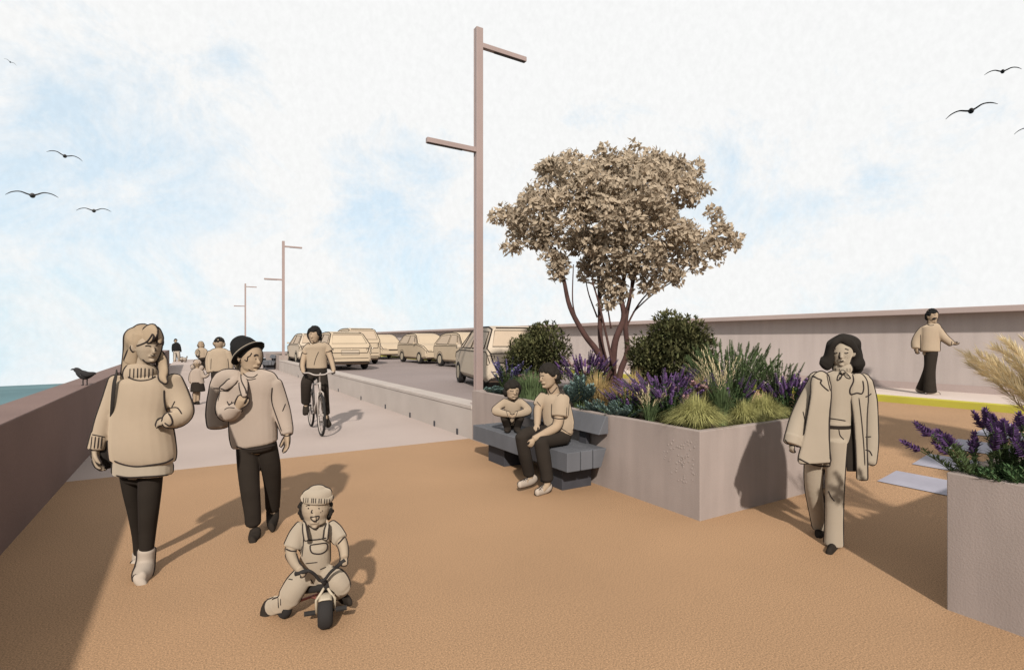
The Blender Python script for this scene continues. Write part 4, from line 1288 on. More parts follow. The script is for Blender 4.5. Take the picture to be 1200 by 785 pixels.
f.L('scarf', [(986.3, 436.2, 2.2, -.07), (988.6, 436.4, 2.2, -.07)])
f.hand(f.P(928.5, 519, -.03), f.P(926.5, 533, -.03), f.px(15), thumb=1, curl=.7, normal=Vector((.8, .3, 0)), spread=.04)
f.hand(f.P(1018.3, 541, -.03), f.P(1015.5, 553, -.03), f.px(12), thumb=-1, curl=1.0, normal=Vector((-.8, .3, 0)), spread=.04)
f.finish('dark haired woman in a long open beige coat and neck scarf walking past the planter', None, (M['stone'], .0055),
         [('top', 'top', M['stone'], .007, 2, True), ('coat', 'coat', M['stone'], .007, 2, True), ('lining', 'lining', M['black'], .006, 1, False), 
          ('belt', 'belt', M['black'], .005, 1, False), ('trousers', 'trousers', M['stone'], .008, 2, True), ('shoe', 'shoe_a', M['black'], .006, 2, False), ('shoe', 'shoe_b', M['black'], .006, 2, False), ('hair', 'hair', M['darkhair'], .006, 2, False), ('scarf', 'scarf', M['stone'], .005, 1, True)], line=.0052)
S = f.S
S([(977, 413.4), (979, 414), (981.5, 413.2)], .7); S([(989.5, 413.4), (991.5, 414), (994, 413)], .7); S([(976.5, 409.6), (979.5, 408.6)], .7); S([(990, 408.6), (994.5, 410)], .7)
S([(984.3, 412.5), (983.2, 418.5), (985, 419.6)], .7); S([(984, 422.8), (986.5, 423.4), (988.5, 422.6)], .8)
for p in ((991, 418), (993, 416.5), (993, 419.5)): f.dot(p[0], p[1], .28)
for x in (979.5, 983.5, 992.5, 996): S([(x, 431.5), (x + .2, 434.8)], .4)
S([(949.5, 462), (946, 485), (943.5, 502), (941, 510)], .8); S([(941, 482), (943.5, 495), (943.6, 503)], .7)
S([(974, 462), (972.4, 490), (971.6, 515), (973, 545)], .9); S([(1006.5, 466), (1009.5, 492), (1012, 520), (1013.5, 545)], .8)
S([(986.8, 437), (982.5, 439.5), (981, 445.5), (984.8, 443.5), (987.2, 438)], .8); S([(988, 437), (992, 437.6), (996.5, 443), (992, 442.5), (988.2, 438)], .8)
S([(936, 537), (948, 543), (962, 546), (973, 546)], .9); S([(920, 515), (926, 521), (936, 522)], .9)
S([(971.5, 490), (982, 491.5), (991, 493)], .7); S([(983, 503), (984.5, 510), (989, 515)], .7); S([(971, 575), (974, 582), (978, 587)], .7)
S([(1014, 512), (1021, 511.5)], .7); S([(1014, 527), (1019, 528.5), (1022, 534)], .7); S([(984.5, 441), (983, 445)], .5); S([(990, 438.5), (994, 441)], .5); S([(1014, 465), (1018, 463.5), (1021, 461)], .8)
S([(952, 440), (958, 443.5), (962.5, 445.5), (961.5, 449), (966, 454), (971, 458)], 1.0); S([(968.5, 434), (969.5, 443), (973, 458)], .8); S([(998, 436), (1000, 446), (996, 456), (997, 462), (1004, 460.5), (1010, 461), (1012, 455), (1011, 446)], 1.0)
f.done()

# ------------------------------------------------------------------ man strolling beside the sea wall
f = Fig((1090, 462), z=.551)
f.head(1092.5, 370.5, 5.4, 8.2, 0, turn=.75, jaw=.66, ears=(1, 0))
f.L('body', [(1091, 376, 2.9, 0), (1090.5, 382, 3.2, .02)], 1.0)
f.L('sweater', [(1091, 379.5, 4.5, 0, .9), (1091.5, 382.5, 9.5, 0, .7), (1091, 390, 10.6, 0, .7), (1089.8, 402, 10, 0, .72), (1089.5, 411, 10.4, 0, .72)], power=2.2, cap=.2); f.L('body', [(1091, 385, 7, .02), (1090, 415, 7.5, .02)], .7)
f.L(['body', 'sweater'], [(1083, 386, 4.4, .05), (1076.5, 394, 4.4, .08), (1073.3, 402, 4.3, .08), (1073.5, 408, 3.8, .05)], .95, sc=.6, cap=.2)
f.L(['body', 'sweater'], [(1099, 387, 4.6, -.05), (1105, 394.5, 4.4, -.1), (1111, 399.5, 3.8, -.14), (1115.5, 403, 3.4, -.16)], .95, sc=.6, cap=.2)
f.L(['body', 'trousers'], [(1091.5, 414, 6.6, -.02), (1090, 432, 5.6, -.03), (1089.6, 448, 6, -.03), (1090, 459.5, 6.8, -.03)], .9, sc=.6, cap=.1)
f.L(['body', 'trousers'], [(1090.5, 414, 6.8, .06), (1089, 430, 5.4, .1), (1084, 444, 5, .16), (1079.5, 456, 5.6, .24)], .9, sc=.6, cap=.1); f.L('trousers', [(1090.5, 411.5, 7.6, .02, .8), (1090.8, 416, 7.4, .02, .8)])
f.L('body', [(1091, 457, 2.4, -.03), (1093, 461, 2, -.04)]); f.L('body', [(1079.5, 454, 2.4, .24), (1080, 457, 2, .24)])
f.L('shoe_a', [(1087, 460.8, 2.4, -.03), (1093, 461, 2.5, -.05), (1100, 461.6, 2, -.07)], .9); f.L('shoe_b', [(1074.5, 455.6, 2.2, .26), (1078.5, 457.6, 2.4, .25), (1083, 458.6, 2, .22)], .9)
f.haircap('hair', .45, -.55, .26, 130, 1.02, 5); f.L('moustache', [(1092.8, 374.2, .8, -.075), (1095.2, 373.2, 1.2, -.085), (1097.6, 374, .8, -.07)])
f.hand(f.P(1074, 408, .045), f.P(1075, 416, .03), f.px(8), thumb=1, curl=.4, normal=Vector((.8, .3, 0))); f.hand(f.P(1115, 402.6, -.16), f.P(1123, 403.5, -.2), f.px(8.5), thumb=-1, curl=.35, normal=Vector((0, .3, .9)))
f.finish('moustached man in a loose beige sweater and flared dark trousers beside the long wall', None, (M['skin2'], .008),
         [('sweater', 'sweater', M['beige'], .011, 2, True), ('trousers', 'trousers', M['black'], .011, 2, False), ('shoe', 'shoe_a', M['shoe'], .008, 1, True), ('shoe', 'shoe_b', M['shoe'], .008, 1, True), ('hair', 'hair', M['blackhat'], .009, 1, False), ('moustache', 'moustache', M['blackhat'], .005, 1, False)], line=.0075)
S = f.S
S([(1086.5, 379.5), (1090, 381.5), (1094.5, 381)], .8); S([(1078.6, 392), (1079, 402), (1079, 410)], .7); S([(1094.5, 369), (1096.5, 368.8)], .6); S([(1083, 413), (1090, 413.6), (1099, 412.5)], .7); S([(1115.5, 399.6), (1114.5, 406.5)], .7); S([(1069, 409.3), (1078, 409.3)], .7)
f.done()

# ------------------------------------------------------------------ walkers far along the promenade
f = Fig((257, 478))
f.head(257, 402.5, 5.2, 7.2, 0, turn=3.1, jaw=.7, nose=False)
f.L('body', [(257, 408, 3.2, 0), (257, 414, 4, 0)]); f.L('body', [(257, 415, 9), (257, 436, 8.5), (258.5, 443, 8.5)], .7)
f.L('jacket', [(257, 408.5, 4.5, 0, .9), (257, 411, 9.5, 0, .7), (257, 418, 11.8, 0, .65), (257.5, 428, 12.2, 0, .65), (258, 434.3, 12, 0, .65)], power=2.3, cap=.2)
f.L(['body', 'jacket'], [(247.5, 413.5, 4, 0), (244.8, 422, 3.8, .02), (244.6, 431, 3.2, .0), (244.8, 435.5, 2.6, .0)], .9, sc=.6); f.L(['body', 'jacket'], [(266.5, 413.5, 4, 0), (269, 422, 3.8, 0), (269.6, 431, 3.2, 0), (269.4, 435.5, 2.6, 0)], .9, sc=.6)
f.L(['body', 'trousers'], [(253.5, 438, 6, 0), (253.5, 455, 4.6, .02), (253.5, 474, 4.2, .05)], .9, sc=.66); f.L(['body', 'trousers'], [(262.5, 438, 6, 0), (262.5, 455, 4.6, -.05), (262.5, 475, 4.2, -.1)], .9, sc=.66); f.L('trousers', [(258, 433, 10.5, 0, .7), (258, 440, 10, 0, .7)])
f.L('shoe', [(253.5, 474.5, 3, .03), (253.5, 476.5, 3.2, .12)], .8); f.L('shoe_b', [(262.5, 476, 3, -.1), (262.5, 478, 3.2, 0)], .8)
f.haircap('cap', .25, .30, .22, 130, 1.0, 6)
for s_ in (-1, 1): f.ell('hair', 257 + s_ * 4.9, 403.5, 1.4, 2.8, .02, rd=.045)
f.hand(f.P(244.7, 434.5, 0), f.P(244.3, 440, 0), f.px(5.5), thumb=1, curl=.5, normal=Vector((.5, .6, 0))); f.hand(f.P(269.4, 435, 0), f.P(269.4, 441, 0), f.px(5.5), thumb=-1, curl=.5, normal=Vector((-.5, .6, 0)))
f.finish('man in a black cap and loose beige jacket seen from behind holding a girl\'s hand', None, (M['skin2'], .011),
         [('jacket', 'jacket', M['beige'], .014, 2, True), ('trousers', 'trousers', M['black'], .014, 2, False), ('shoe', 'shoe', M['black'], .012, 1, False), ('shoe', 'shoe_b', M['black'], .012, 1, False), ('cap', 'cap', M['blackhat'], .011, 1, False), ('hair', 'hair', M['stone'], .008, 1, True)], line=.0095)
f.S([(247.6, 420), (247, 433)], .7); f.S([(267, 420), (268.4, 433)], .7); f.S([(249, 435), (258, 435.6), (268, 434.6)], .7)
f.done()
f = Fig((230, 474))
f.head(231.3, 426, 3.7, 4.6, 0, turn=2.9, jaw=.75, nose=False)
f.L('body', [(231.2, 429.5, 1.8), (231, 434, 2)]); f.L('body', [(231, 434, 5.2), (231, 448, 5.4)], .7)
f.L('dress', [(231, 431.8, 2.6, 0, .9), (231, 433.6, 5.4, 0, .7), (231, 440, 6.2, 0, .7), (231.4, 449.5, 7.2, 0, .7)], cap=.15, power=2.2)
f.L('skirt', [(231.3, 447.5, 6.6, 0, .8), (231.6, 453, 7.6, 0, .8), (231.8, 458.5, 8.2, 0, .8)], cap=.1)
f.L(['body', 'dress'], [(225.8, 435.5, 2.1), (223.8, 441, 2), (223, 447, 1.7)], .9, sc=.6); f.L(['body', 'dress'], [(236, 435.5, 2.1), (238.5, 441, 2), (242, 440.5, 1.6), (244, 438.6, 1.4)], .9, sc=.6)
f.L('body', [(228.3, 456, 2.2), (228.2, 464, 1.9), (228, 471.5, 1.5)]); f.L('body', [(232.2, 456, 2.2, .05), (232, 464, 1.9, .05), (232, 471.5, 1.5, .05)])
f.L('shoe', [(228, 470.5, 1.9), (228.2, 472.8, 2, .04)]); f.L('shoe_b', [(232, 471, 1.9, .0), (232.2, 473.2, 2, .03)])
f.haircap('hair', -.5, .0, .2, 120, 1.0, 6)
for s_ in (-1, 1): f.ell('hair', 231 + s_ * 5, 431 - (s_ < 0) * 1.2, 2.6, 3, .02, rd=.05)
f.hand(f.P(223, 447, 0), f.P(222.6, 451, 0), f.px(3.6), thumb=1, curl=.4); f.hand(f.P(243.4, 439, 0), f.P(245, 438, 0), f.px(3.4), thumb=-1, curl=.6)
f.finish('little girl with two hair buns in a dark skirt holding the man\'s hand', None, (M['skin2'], .009),
         [('top', 'dress', M['beige2'], .010, 1, True), ('skirt', 'skirt', M['black'], .011, 1, False), ('shoe', 'shoe', M['black'], .009, 1, False), ('shoe', 'shoe_b', M['black'], .009, 1, False), ('hair', 'hair', M['beige2'], .009, 1, True)], line=.0085)
f.done()
f = Fig((237, 433.5))
f.head(235.4, 404, 2.5, 3.6, 0, turn=.1, jaw=.7, nose=False)
f.L('body', [(235.6, 407, 1.5), (235.8, 410, 1.8)]); f.L('body', [(236, 410, 4), (236.5, 420, 4)], .7)
f.L('jacket', [(236, 407.6, 2, 0, .9), (236, 409, 4.6, 0, .7), (236.2, 413, 5.2, 0, .7), (236.8, 419, 5, 0, .7)], cap=.2)
f.L(['body', 'jacket'], [(231.8, 410.5, 1.8), (230.4, 414, 1.7, -.05), (232, 416.3, 1.4, -.2)], .9, sc=.6); f.L(['body', 'jacket'], [(240.6, 410.5, 1.8), (242, 415, 1.6), (242.2, 418.5, 1.3)], .9, sc=.6)
f.L(['body', 'trousers'], [(235, 420, 2.5), (235.6, 426, 2.2), (236.4, 432.6, 1.8)], .9, sc=.6); f.L(['body', 'trousers'], [(239, 420, 2.6, .1), (240, 426, 2.3, .15), (240.5, 432, 1.9, .2)], .9, sc=.6); f.L('trousers', [(237, 418, 4.4, 0, .7), (237, 421, 4.3, 0, .7)])
f.L('body', [(236.4, 432, 1.2), (236.2, 433, 1.2, -.1)]); f.L('body', [(240.5, 431.6, 1.2, .2), (240.3, 432.6, 1.2, .1)])
f.haircap('hair', .4, -.6, .28, 90, 1.02, 2); f.ell('hair', 232.9, 405, 1.1, 2.6, .04, rd=.09); f.ell('hair', 238, 405, 1.1, 2.6, .04, rd=.09)
f.hand(f.P(232, 416.3, -.2), f.P(234, 417, -.25), f.px(3)); f.hand(f.P(242.2, 418.3, 0), f.P(242.4, 421.5, 0), f.px(3.2))
f.finish('distant fair haired woman in a short beige jacket with a dark handbag on her arm', None, (M['skin2'], .014), [('jacket', 'jacket', M['beige'], .018, 1, True), ('trousers', 'trousers', M['black'], .016, 1, False), ('hair', 'hair', M['hairb'], .014, 1, True)], line=.013)
f.done()
o = empty('handbag', f.org, -YAW); tag(o, 'small dark handbag on the distant fair haired woman\'s arm', 'handbag')
mb = MB(); mb.box(tuple(f.P(230.2, 418.4, -.16) - Vector((0, .07, 0))), tuple(f.P(233.6, 415.2, -.16) + Vector((0, .07, 0)))); mb.build('bag_body', M['bag'], o, bevel=.02)
mb = MB(); mb.tube([f.P(230.6, 415.4, -.2), f.P(230.8, 411, -.24), f.P(232.6, 409.5, -.2), f.P(233.4, 411.5, -.26), f.P(233.2, 415.4, -.2)], .014, 6); mb.build('strap', M['bag'], o)
f = Fig((207.5, 423.4))
f.head(205.8, 399.2, 1.55, 2.3, 0, turn=.1, jaw=.7, nose=False)
f.L('body', [(205.8, 401, 1), (206, 403, 1.2)]); f.L('body', [(206.3, 403, 2.8), (206.8, 412, 2.6)], .7)
f.L('jacket', [(206, 401.4, 1.3, 0, .9), (206.2, 402.6, 3.4, 0, .7), (206.6, 407, 3.5, 0, .7), (206.9, 411.5, 3.2, 0, .7)], cap=.2)
f.L(['body', 'jacket'], [(203, 403.6, 1.3), (202.3, 407.5, 1.2), (202.4, 411, 1)], .9, sc=.6); f.L(['body', 'jacket'], [(209.8, 403.6, 1.3), (211, 407.5, 1.2), (211.8, 411, 1)], .9, sc=.6)
f.L(['body', 'trousers'], [(205.2, 412, 1.8), (205, 417, 1.5), (204.6, 422.6, 1.3, -.1)], .9, sc=.6); f.L(['body', 'trousers'], [(208.5, 412, 1.8), (209.3, 417, 1.5), (210, 422, 1.3, .15)], .9, sc=.6); f.L('trousers', [(206.9, 410.6, 3, 0, .7), (206.9, 413, 2.9, 0, .7)])
f.L('body', [(204.6, 422, 1, -.1), (204.4, 423.2, 1, -.2)]); f.L('body', [(210, 421.6, 1, .15), (210, 422.8, 1, .05)])
f.haircap('hair', .4, -.4, .28, 60, 1.02, 2)
f.hand(f.P(202.4, 411, 0), f.P(202.6, 413, 0), f.px(1.9)); f.hand(f.P(211.8, 411, 0), f.P(212.3, 413, 0), f.px(1.9))
f.finish('farthest walker in a black top and pale trousers near the end of the parapet', None, (M['skin2'], .02), [('top', 'jacket', M['blackhat'], .024, 1, False), ('trousers', 'trousers', M['shoe'], .022, 1, True), ('hair', 'hair', M['blackhat'], .02, 1, False)], line=.02)
f.done()
FAR = f
# small white dog
f = Fig((214, 424.5))
f.L('body', [(211.4, 421.5, .9, -.2), (212.2, 421, 1.6, -.1), (213.2, 420.6, 1.7, .0), (215, 421, 2.1, .1), (217, 421, 1.9, .2), (218.2, 420.4, 1, .25)], 1.0)
for q in ((213, -.02), (213.9, .14), (217, .12), (217.8, .26)): f.L('body', [(q[0], 421.5, .75, q[1]), (q[0] - .1, 422.8, .55, q[1]), (q[0] - .15, 424.1, .5, q[1])], 1.0)
f.L('body', [(218, 420.4, .6, .28), (219, 418.6, .5, .3), (219.2, 417.2, .35, .3)])
for s_ in (-1, 1): f.L('body', [(212.9 + s_ * .5, 419.6, .55, -.04 + s_ * .07), (213.2 + s_ * .6, 418.1, .3, -.02 + s_ * .09)])
me = fuse(f.raw['body'], .022, 1, M['shoe'], 'dog'); o = link('dog', me); o.location = f.org; o.rotation_euler = (0, 0, -YAW)
tag(o, 'small white terrier trotting beside the farthest walker', 'dog')
mb = MB(); mb.ball(f.P(210.9, 421.6, -.23), .045, 8, 6); mb.build('nose', M['blackhat'], o)
f.parts = {'b': o}; f.lines = {'b': True}; f.inkmb = {}; f.line = .014
f.bvh = BVHTree.FromPolygons([v.co.copy() for v in me.vertices], [tuple(p.vertices) for p in me.polygons]); f.own = ['b'] * len(me.polygons)
f.contours(); f.done()
# ------------------------------------------------------------------ cars
def car_side(z, w=.82):
    return w - .22 * max(0.0, z - .92) / .53


def make_car(paint, rear='hatch', hs=1.0, Lf=1.0):
    """x forward, y left; origin on the ground under the middle"""
    root = empty('parked_car', (0, 0, 0))
    if rear == 'hatch':
        st = [(-2.0, .74, .34, .66, .68), (-1.97, .80, .30, .84, .86), (-1.90, .82, .26, .92, .99), (-1.50, .82, .22, .93, 1.40), (-1.1, .82, .22, .93, 1.47)]
        rw = [(-1.87, 1.03), (-1.54, 1.37)]
    else:
        st = [(-2.0, .74, .34, .66, .68), (-1.97, .80, .30, .86, .88), (-1.93, .82, .26, .92, .99), (-1.70, .82, .22, .93, 1.42), (-1.3, .82, .22, .93, 1.48)]
        rw = [(-1.915, 1.03), (-1.725, 1.39)]
    st += [(-.4, .82, .22, .93, 1.49), (.1, .82, .22, .93, 1.46), (.42, .82, .22, .93, 1.38), (1.02, .82, .22, .92, .98), (1.62, .81, .24, .84, .87), (1.90, .77, .28, .70, .73), (1.98, .70, .32, .58, .60)]
    b = MB(); vv = []
    for (x, w_, z0, zb, zt) in st:
        wt = car_side(zt) if zt > .95 else w_ * .90
        half = [(w_ * .90, z0), (w_, z0 + .10), (w_ * 1.0, (z0 + zb) / 2 + .05), (w_ * .995, zb), (wt, zt), (wt * .86, zt + .028)]
        ring = [(y, z) for y, z in half] + [(-y, z) for y, z in reversed(half)]
        vv += [(x, y, z) for y, z in ring]
    n = 12; k = len(st)
    ff = [(i * n + j, (i + 1) * n + j, (i + 1) * n + (j + 1) % n, i * n + (j + 1) % n) for i in range(k - 1) for j in range(n)]
    ff += [tuple(range(n)), tuple((k - 1) * n + j for j in reversed(range(n)))]
    b.add(vv, ff)
    for v in range(len(b.v)):
        x, y, z = b.v[v]; b.v[v] = (x * Lf, y, z * (hs if z > .3 else 1))
    body = b.build('body', paint, root, bevel=.02)
    r = .017

    def T(p): return Vector((p[0] * Lf, p[1], p[2] * (hs if p[2] > .3 else 1)))
    ln = MB()
    for s in (-1, 1):
        ln.tube([T((x, s * (car_side(zt) if zt > .95 else w_ * .9), zt + .004)) for (x, w_, z0, zb, zt) in st], r, 5)
        ln.tube([T((x, s * w_ * 1.0, zb)) for (x, w_, z0, zb, zt) in (st[:3] + st[-4:])], r * .6, 5)
        ln.tube([T((x, s * w_ * .92, z0)) for (x, w_, z0, zb, zt) in st], r, 5)
    for i in (0, 1, -1):
        x, w_, z0, zb, zt = st[i]
        ln.tube([T((x, s * w_ * .9, zt)) for s in (-1, 0, 1)], r * .8, 5); 
        ln.tube([T((x, -w_ * .9, z0)), T((x, w_ * .9, z0))], r, 5)
    for i in (3, 4):
        x, w_, z0, zb, zt = st[i]; wt = car_side(zt)
    ln.tube([T((st[3][0], y * car_side(st[3][4]) * .86, st[3][4] + .035)) for y in (-1, 1)], r, 5)
    ln.build('drawn_line', M['ink'], body, smooth=True)

    def pane(name, pts, parent=root):
        pts = [T(p) for p in pts]
        nrm = (pts[1] - pts[0]).cross(pts[2] - pts[0]).normalized()
        c = sum(pts, Vector()) / len(pts)
        if nrm.dot(c - Vector((c.x * .6, 0, .8))) < 0: nrm = -nrm
        m = MB(); q = [p + nrm * .012 for p in pts]; q2 = [p - nrm * .01 for p in pts]; L_ = len(pts)
        m.add(q + q2, [tuple(range(L_)), tuple(reversed(range(L_, 2 * L_)))] + [(i, (i + 1) % L_, L_ + (i + 1) % L_, L_ + i) for i in range(L_)])
        o = m.build(name, M['carglass'], parent)
        m = MB(); m.tube(q + [q[0]], r * .62, 5); m.build('window_frame', M['ink'], o, smooth=True)
        return o
    for s in (-1, 1):
        def W(x, z): return (x, s * (car_side(z) + .004), z)
        x0 = st[3][0]
        pane('side_window', [W(-.45, .98), W(-.45, 1.40), W(x0 + .12, 1.36), W(st[2][0] + .22, .99)])
        pane('side_window', [W(-.33, .98), W(.55, .98), W(.22, 1.37), W(-.33, 1.40)])
        pane('side_window', [W(.62, .98), W(.94, .97), W(.46, 1.30), W(.31, 1.35)])
        m = MB(); m.box((-.02, -.05, -.045), (.05, .05, .045)); mi = m.build('wing_mirror', paint, root, bevel=.015); mi.location = T((.72, s * .90, 1.02))
    pane('rear_window', [(rw[0][0], -.66, rw[0][1]), (rw[0][0], .66, rw[0][1]), (rw[1][0], .56, rw[1][1]), (rw[1][0], -.56, rw[1][1])])
    pane('windscreen', [(.97, -.68, 1.015), (.97, .68, 1.015), (.47, .56, 1.35), (.47, -.56, 1.35)])

    def plate(name, x, y0, y1, z0, z1, m_, frame=True):
        sx = 1 if x > 0 else -1
        g = MB(); g.box(tuple(T((x - .015, y0, z0))), tuple(T((x + .015, y1, z1)))); o = g.build(name, m_, root)
        if frame:
            X = x + sx * .016
            q = [T((X, y0, z0)), T((X, y1, z0)), T((X, y1, z1)), T((X, y0, z1)), T((X, y0, z0))]
            g = MB(); g.tube(q, r * .6, 5); g.build('frame', M['ink'], o, smooth=True)
        return o
    plate('number_plate', -1.985, -.34, .34, .62, .78, M['carpaint2'])
    for s in (-1, 1):
        plate('tail_light', -1.965, s * .72 - .09, s * .72 + .09, .64, .84, M['carpaint2'])
        plate('headlight', 1.955, s * .58 - .13, s * .58 + .13, .52, .66, M['carpaint2'])
    plate('grille', 1.985, -.30, .30, .55, .60, M['ink'], False)
    plate('bumper_line', -1.995, -.7, .7, .47, .485, M['ink'], False)
    for x in (-1.24, 1.22):
        for s in (-1, 1):
            c = Vector((x * Lf, s * .745, .305))
            m = MB(); m.disc_tube(c, (0, 1, 0), .20, .305, .19, 28); t_ = m.build('wheel', M['tyre'], root, smooth=True)
            m = MB(); m.disc_tube(c + Vector((0, s * .02, 0)), (0, 1, 0), .0, .202, .15, 24); m.build('rim', M['rim'], t_)
            m = MB(); m.tube([c + Vector((.35 * math.cos(a), s * (.075 if x < 0 else .06), .35 * math.sin(a))) for a in [R(-12 + 204 * i / 16) for i in range(17)]], r * .7, 5); m.build('wheel_arch', M['ink'], body, smooth=True)
    return root


def place(o, x, y, head, label):
    o.location = (x, y, ZR + .002); o.rotation_euler = (0, 0, head)
    tag(o, label, 'car', 'cars parked along the road')


hb = make_car(M['carpaint'], 'hatch')
es = make_car(M['carpaint2'], 'estate')
up, down = R(90), R(-90)
hdA = math.atan2(.97, .25)
place(es, 6.80, 11.95, hdA, 'nearest pale estate car partly hidden behind the lamp post and dark shrub')
c = copy_tree(hb); place(c, 5.18, 22.6, up, 'hatchback seen from behind with a blank number plate, beside the cyclist')
c = copy_tree(es); place(c, 5.15, 28.9, up, 'beige estate car behind the low wall by the second lamp post')
suv = make_car(M['carpaint'], 'estate', 1.16, 1.05)
place(suv, 6.95, 27.2, up, 'tallest car showing its roof over the hatchback')
place(hb, 10.35, 32.9, down, 'farthest hatchback facing us along the yellow kerb')
c = copy_tree(hb); place(c, 10.35, 25.9, down, 'middle hatchback facing us by the yellow kerb with both side wheels showing')
c = copy_tree(hb); place(c, 10.3, 20.75, down, 'beige hatchback by the kerb half hidden behind the nearest estate car')

# ------------------------------------------------------------------ gulls
def flying(px, py, span_px, d, tilt, label, m_, droop=.06):
    p = at(px, py, d)
    s = span_px * d / FOC / 2
    mb = MB()
    for sg in (-1, 1):
        pts = [Vector((0, 0, 0)), Vector((sg * .18 * s, -.02 * s, .05 * s)), Vector((sg * .45 * s, -.05 * s, .15 * s)), Vector((sg * .75 * s, .0, .11 * s)), Vector((sg * 1.0 * s, .10 * s, -.03 * s))]
        loft(mb, pts, [.10 * s, .105 * s, .095 * s, .07 * s, .02 * s], [.035 * s, .028 * s, .022 * s, .018 * s, .012 * s], n=10, sub=4, depth=Vector((0, 0, 1)))
    loft(mb, [Vector((0, -.30 * s, -.02 * s)), Vector((0, -.16 * s, -.01 * s)), Vector((0, .05 * s, -.02 * s)), Vector((0, .28 * s, 0)), Vector((0, .42 * s, .01 * s))], [.06 * s, .095 * s, .115 * s, .065 * s, .05 * s], [.06 * s, .095 * s, .11 * s, .05 * s, .012 * s], n=12, depth=Vector((0, 0, 1)))
    me = fuse(mb, max(.012, .013 * s), 1, m_, 'gull')
    o = link('gull', me); o.location = p
    o.rotation_mode = 'XYZ'; o.rotation_euler = (0, tilt, -math.atan2((px - CX), FOC) - YAW)
    bm_ = MB(); bm_.tube([Vector((0, -.30 * s, -.025 * s)), Vector((0, -.38 * s, -.04 * s))], [.025 * s, .006 * s], 6); bm_.build('beak', m_, o)
    tag(o, label, 'gull', 'gulls in the sky')


flying(76, 183, 33, 21, R(7), 'upper left flying gull above a wider winged gull', M['gullg'])
flying(38, 229, 47, 15, R(-6), 'widest grey gull gliding low on the left of the sky', M['gullg'])
flying(110, 247, 33, 21, R(-6), 'small grey gull flying lowest over the parapet', M['gullg'])
flying(12, 73, 12, 40, R(22), 'tiny grey gull high in the left corner of the sky', M['gullg'])
flying(1175, 84, 33, 21, R(7), 'black gull flying highest on the right side of the sky', M['gull'])
flying(1138, 130, 47, 15, R(-6), 'large black gull with spread wings above the sea wall', M['gull'])
flying(1211, 150, 34, 21, R(-9), 'black gull cut off by the right edge with one wing tip showing', M['gull'])

f = Fig((99, 451.5), z=.981, d=7.43)
f.L('body', [(88.2, 433, 2.7, 0), (91, 434, 3.2, 0), (94, 437.2, 4.4, 0), (99, 439.6, 5.3, 0), (104, 439.3, 4, .01), (109, 437.8, 2.3, .01), (112.5, 437.3, 1.1, .02)], .85)
me = fuse(f.raw['body'], .009, 2, M['gull'], 'seabird'); o = link('seabird', me); o.location = f.org; o.rotation_euler = (0, 0, -YAW)
tag(o, 'dark seabird standing on top of the parapet', 'bird')
mb = MB(); mb.tube([f.P(86.2, 432.6), f.P(84.2, 432.8), f.P(82.8, 433.4)], [.013, .01, .004], 6); mb.build('beak', M['gull'], o)
for x, fx in ((97.2, -.02), (102, .02)):
    mb = MB(); mb.tube([f.P(x + .4, 442, fx), f.P(x, 447, fx), f.P(x + .2, 451.3, fx)], .0075, 6); mb.tube([f.P(x + 1, 451.2, fx), f.P(x - 2, 451.4, fx - .02)], .007, 6); mb.build('leg', M['gull'], o)
mb = MB(); loft(mb, [f.P(95, 437, -.055), f.P(101, 438.5, -.06), f.P(107, 438, -.03), f.P(111.5, 437.4, 0)], [f.px(2.4), f.px(3.2), f.px(2.2), f.px(.8)], [.012, .014, .012, .006], n=10); mb.build('wing', M['gull'], o, smooth=True)
# ------------------------------------------------------------------ planting
def leaf(mb, p, d, L_, w_, up_=None, fold=.25):
    d = d.normalized()
    s = d.cross(up_ or Vector((.13, .21, 1)))
    if s.length < 1e-3: s = d.orthogonal()
    s.normalize(); n = s.cross(d)
    m = p + d * (L_ * .45)
    mb.add([p, m + s * w_ + n * (fold * w_), p + d * L_, m - s * w_ + n * (fold * w_)], [(0, 1, 2, 3)])


def rv(rr):
    while True:
        v = Vector((rr.uniform(-1, 1), rr.uniform(-1, 1), rr.uniform(-1, 1)))
        if .05 < v.length < 1: return v.normalized()


def blade(mb, p, lean, h, w_, bend, k=4):
    """one arching strip: lean = horizontal vector reached at the tip"""
    side_ = Vector((-lean.y, lean.x, 0))
    side_ = side_.normalized() if side_.length > 1e-4 else Vector((1, 0, 0))
    vs, fs = [], []
    for i in range(k + 1):
        t = i / k
        q = p + lean * (t ** 1.7) + Vector((0, 0, h * (t - bend * t ** 3)))
        ww = w_ * (1 - t) ** .6 if i < k else 0
        if i < k: vs += [q - side_ * ww, q + side_ * ww]
        else: vs.append(q)
    for i in range(k - 1): fs.append((2 * i, 2 * i + 1, 2 * i + 3, 2 * i + 2))
    fs.append((2 * k - 2, 2 * k - 1, 2 * k))
    mb.add(vs, fs)


def yx(px, X):
    u = (px - CX) / FOC
    return X * (RT.x - FW.x * u) / (FW.x - RT.y * u * 1.0) if False else X * (.8563 - .5166 * u) / (.5166 + .8563 * u)


def ztop(x, y, py):
    d = FW.x * x + FW.y * y
    return EYE + (HY - py) / FOC * d


SOIL = .735


def base(name, x, y, label, cat, group=None, z=SOIL):
    o = empty(name, (x, y, z)); tag(o, label, cat, group, 'thing'); return o


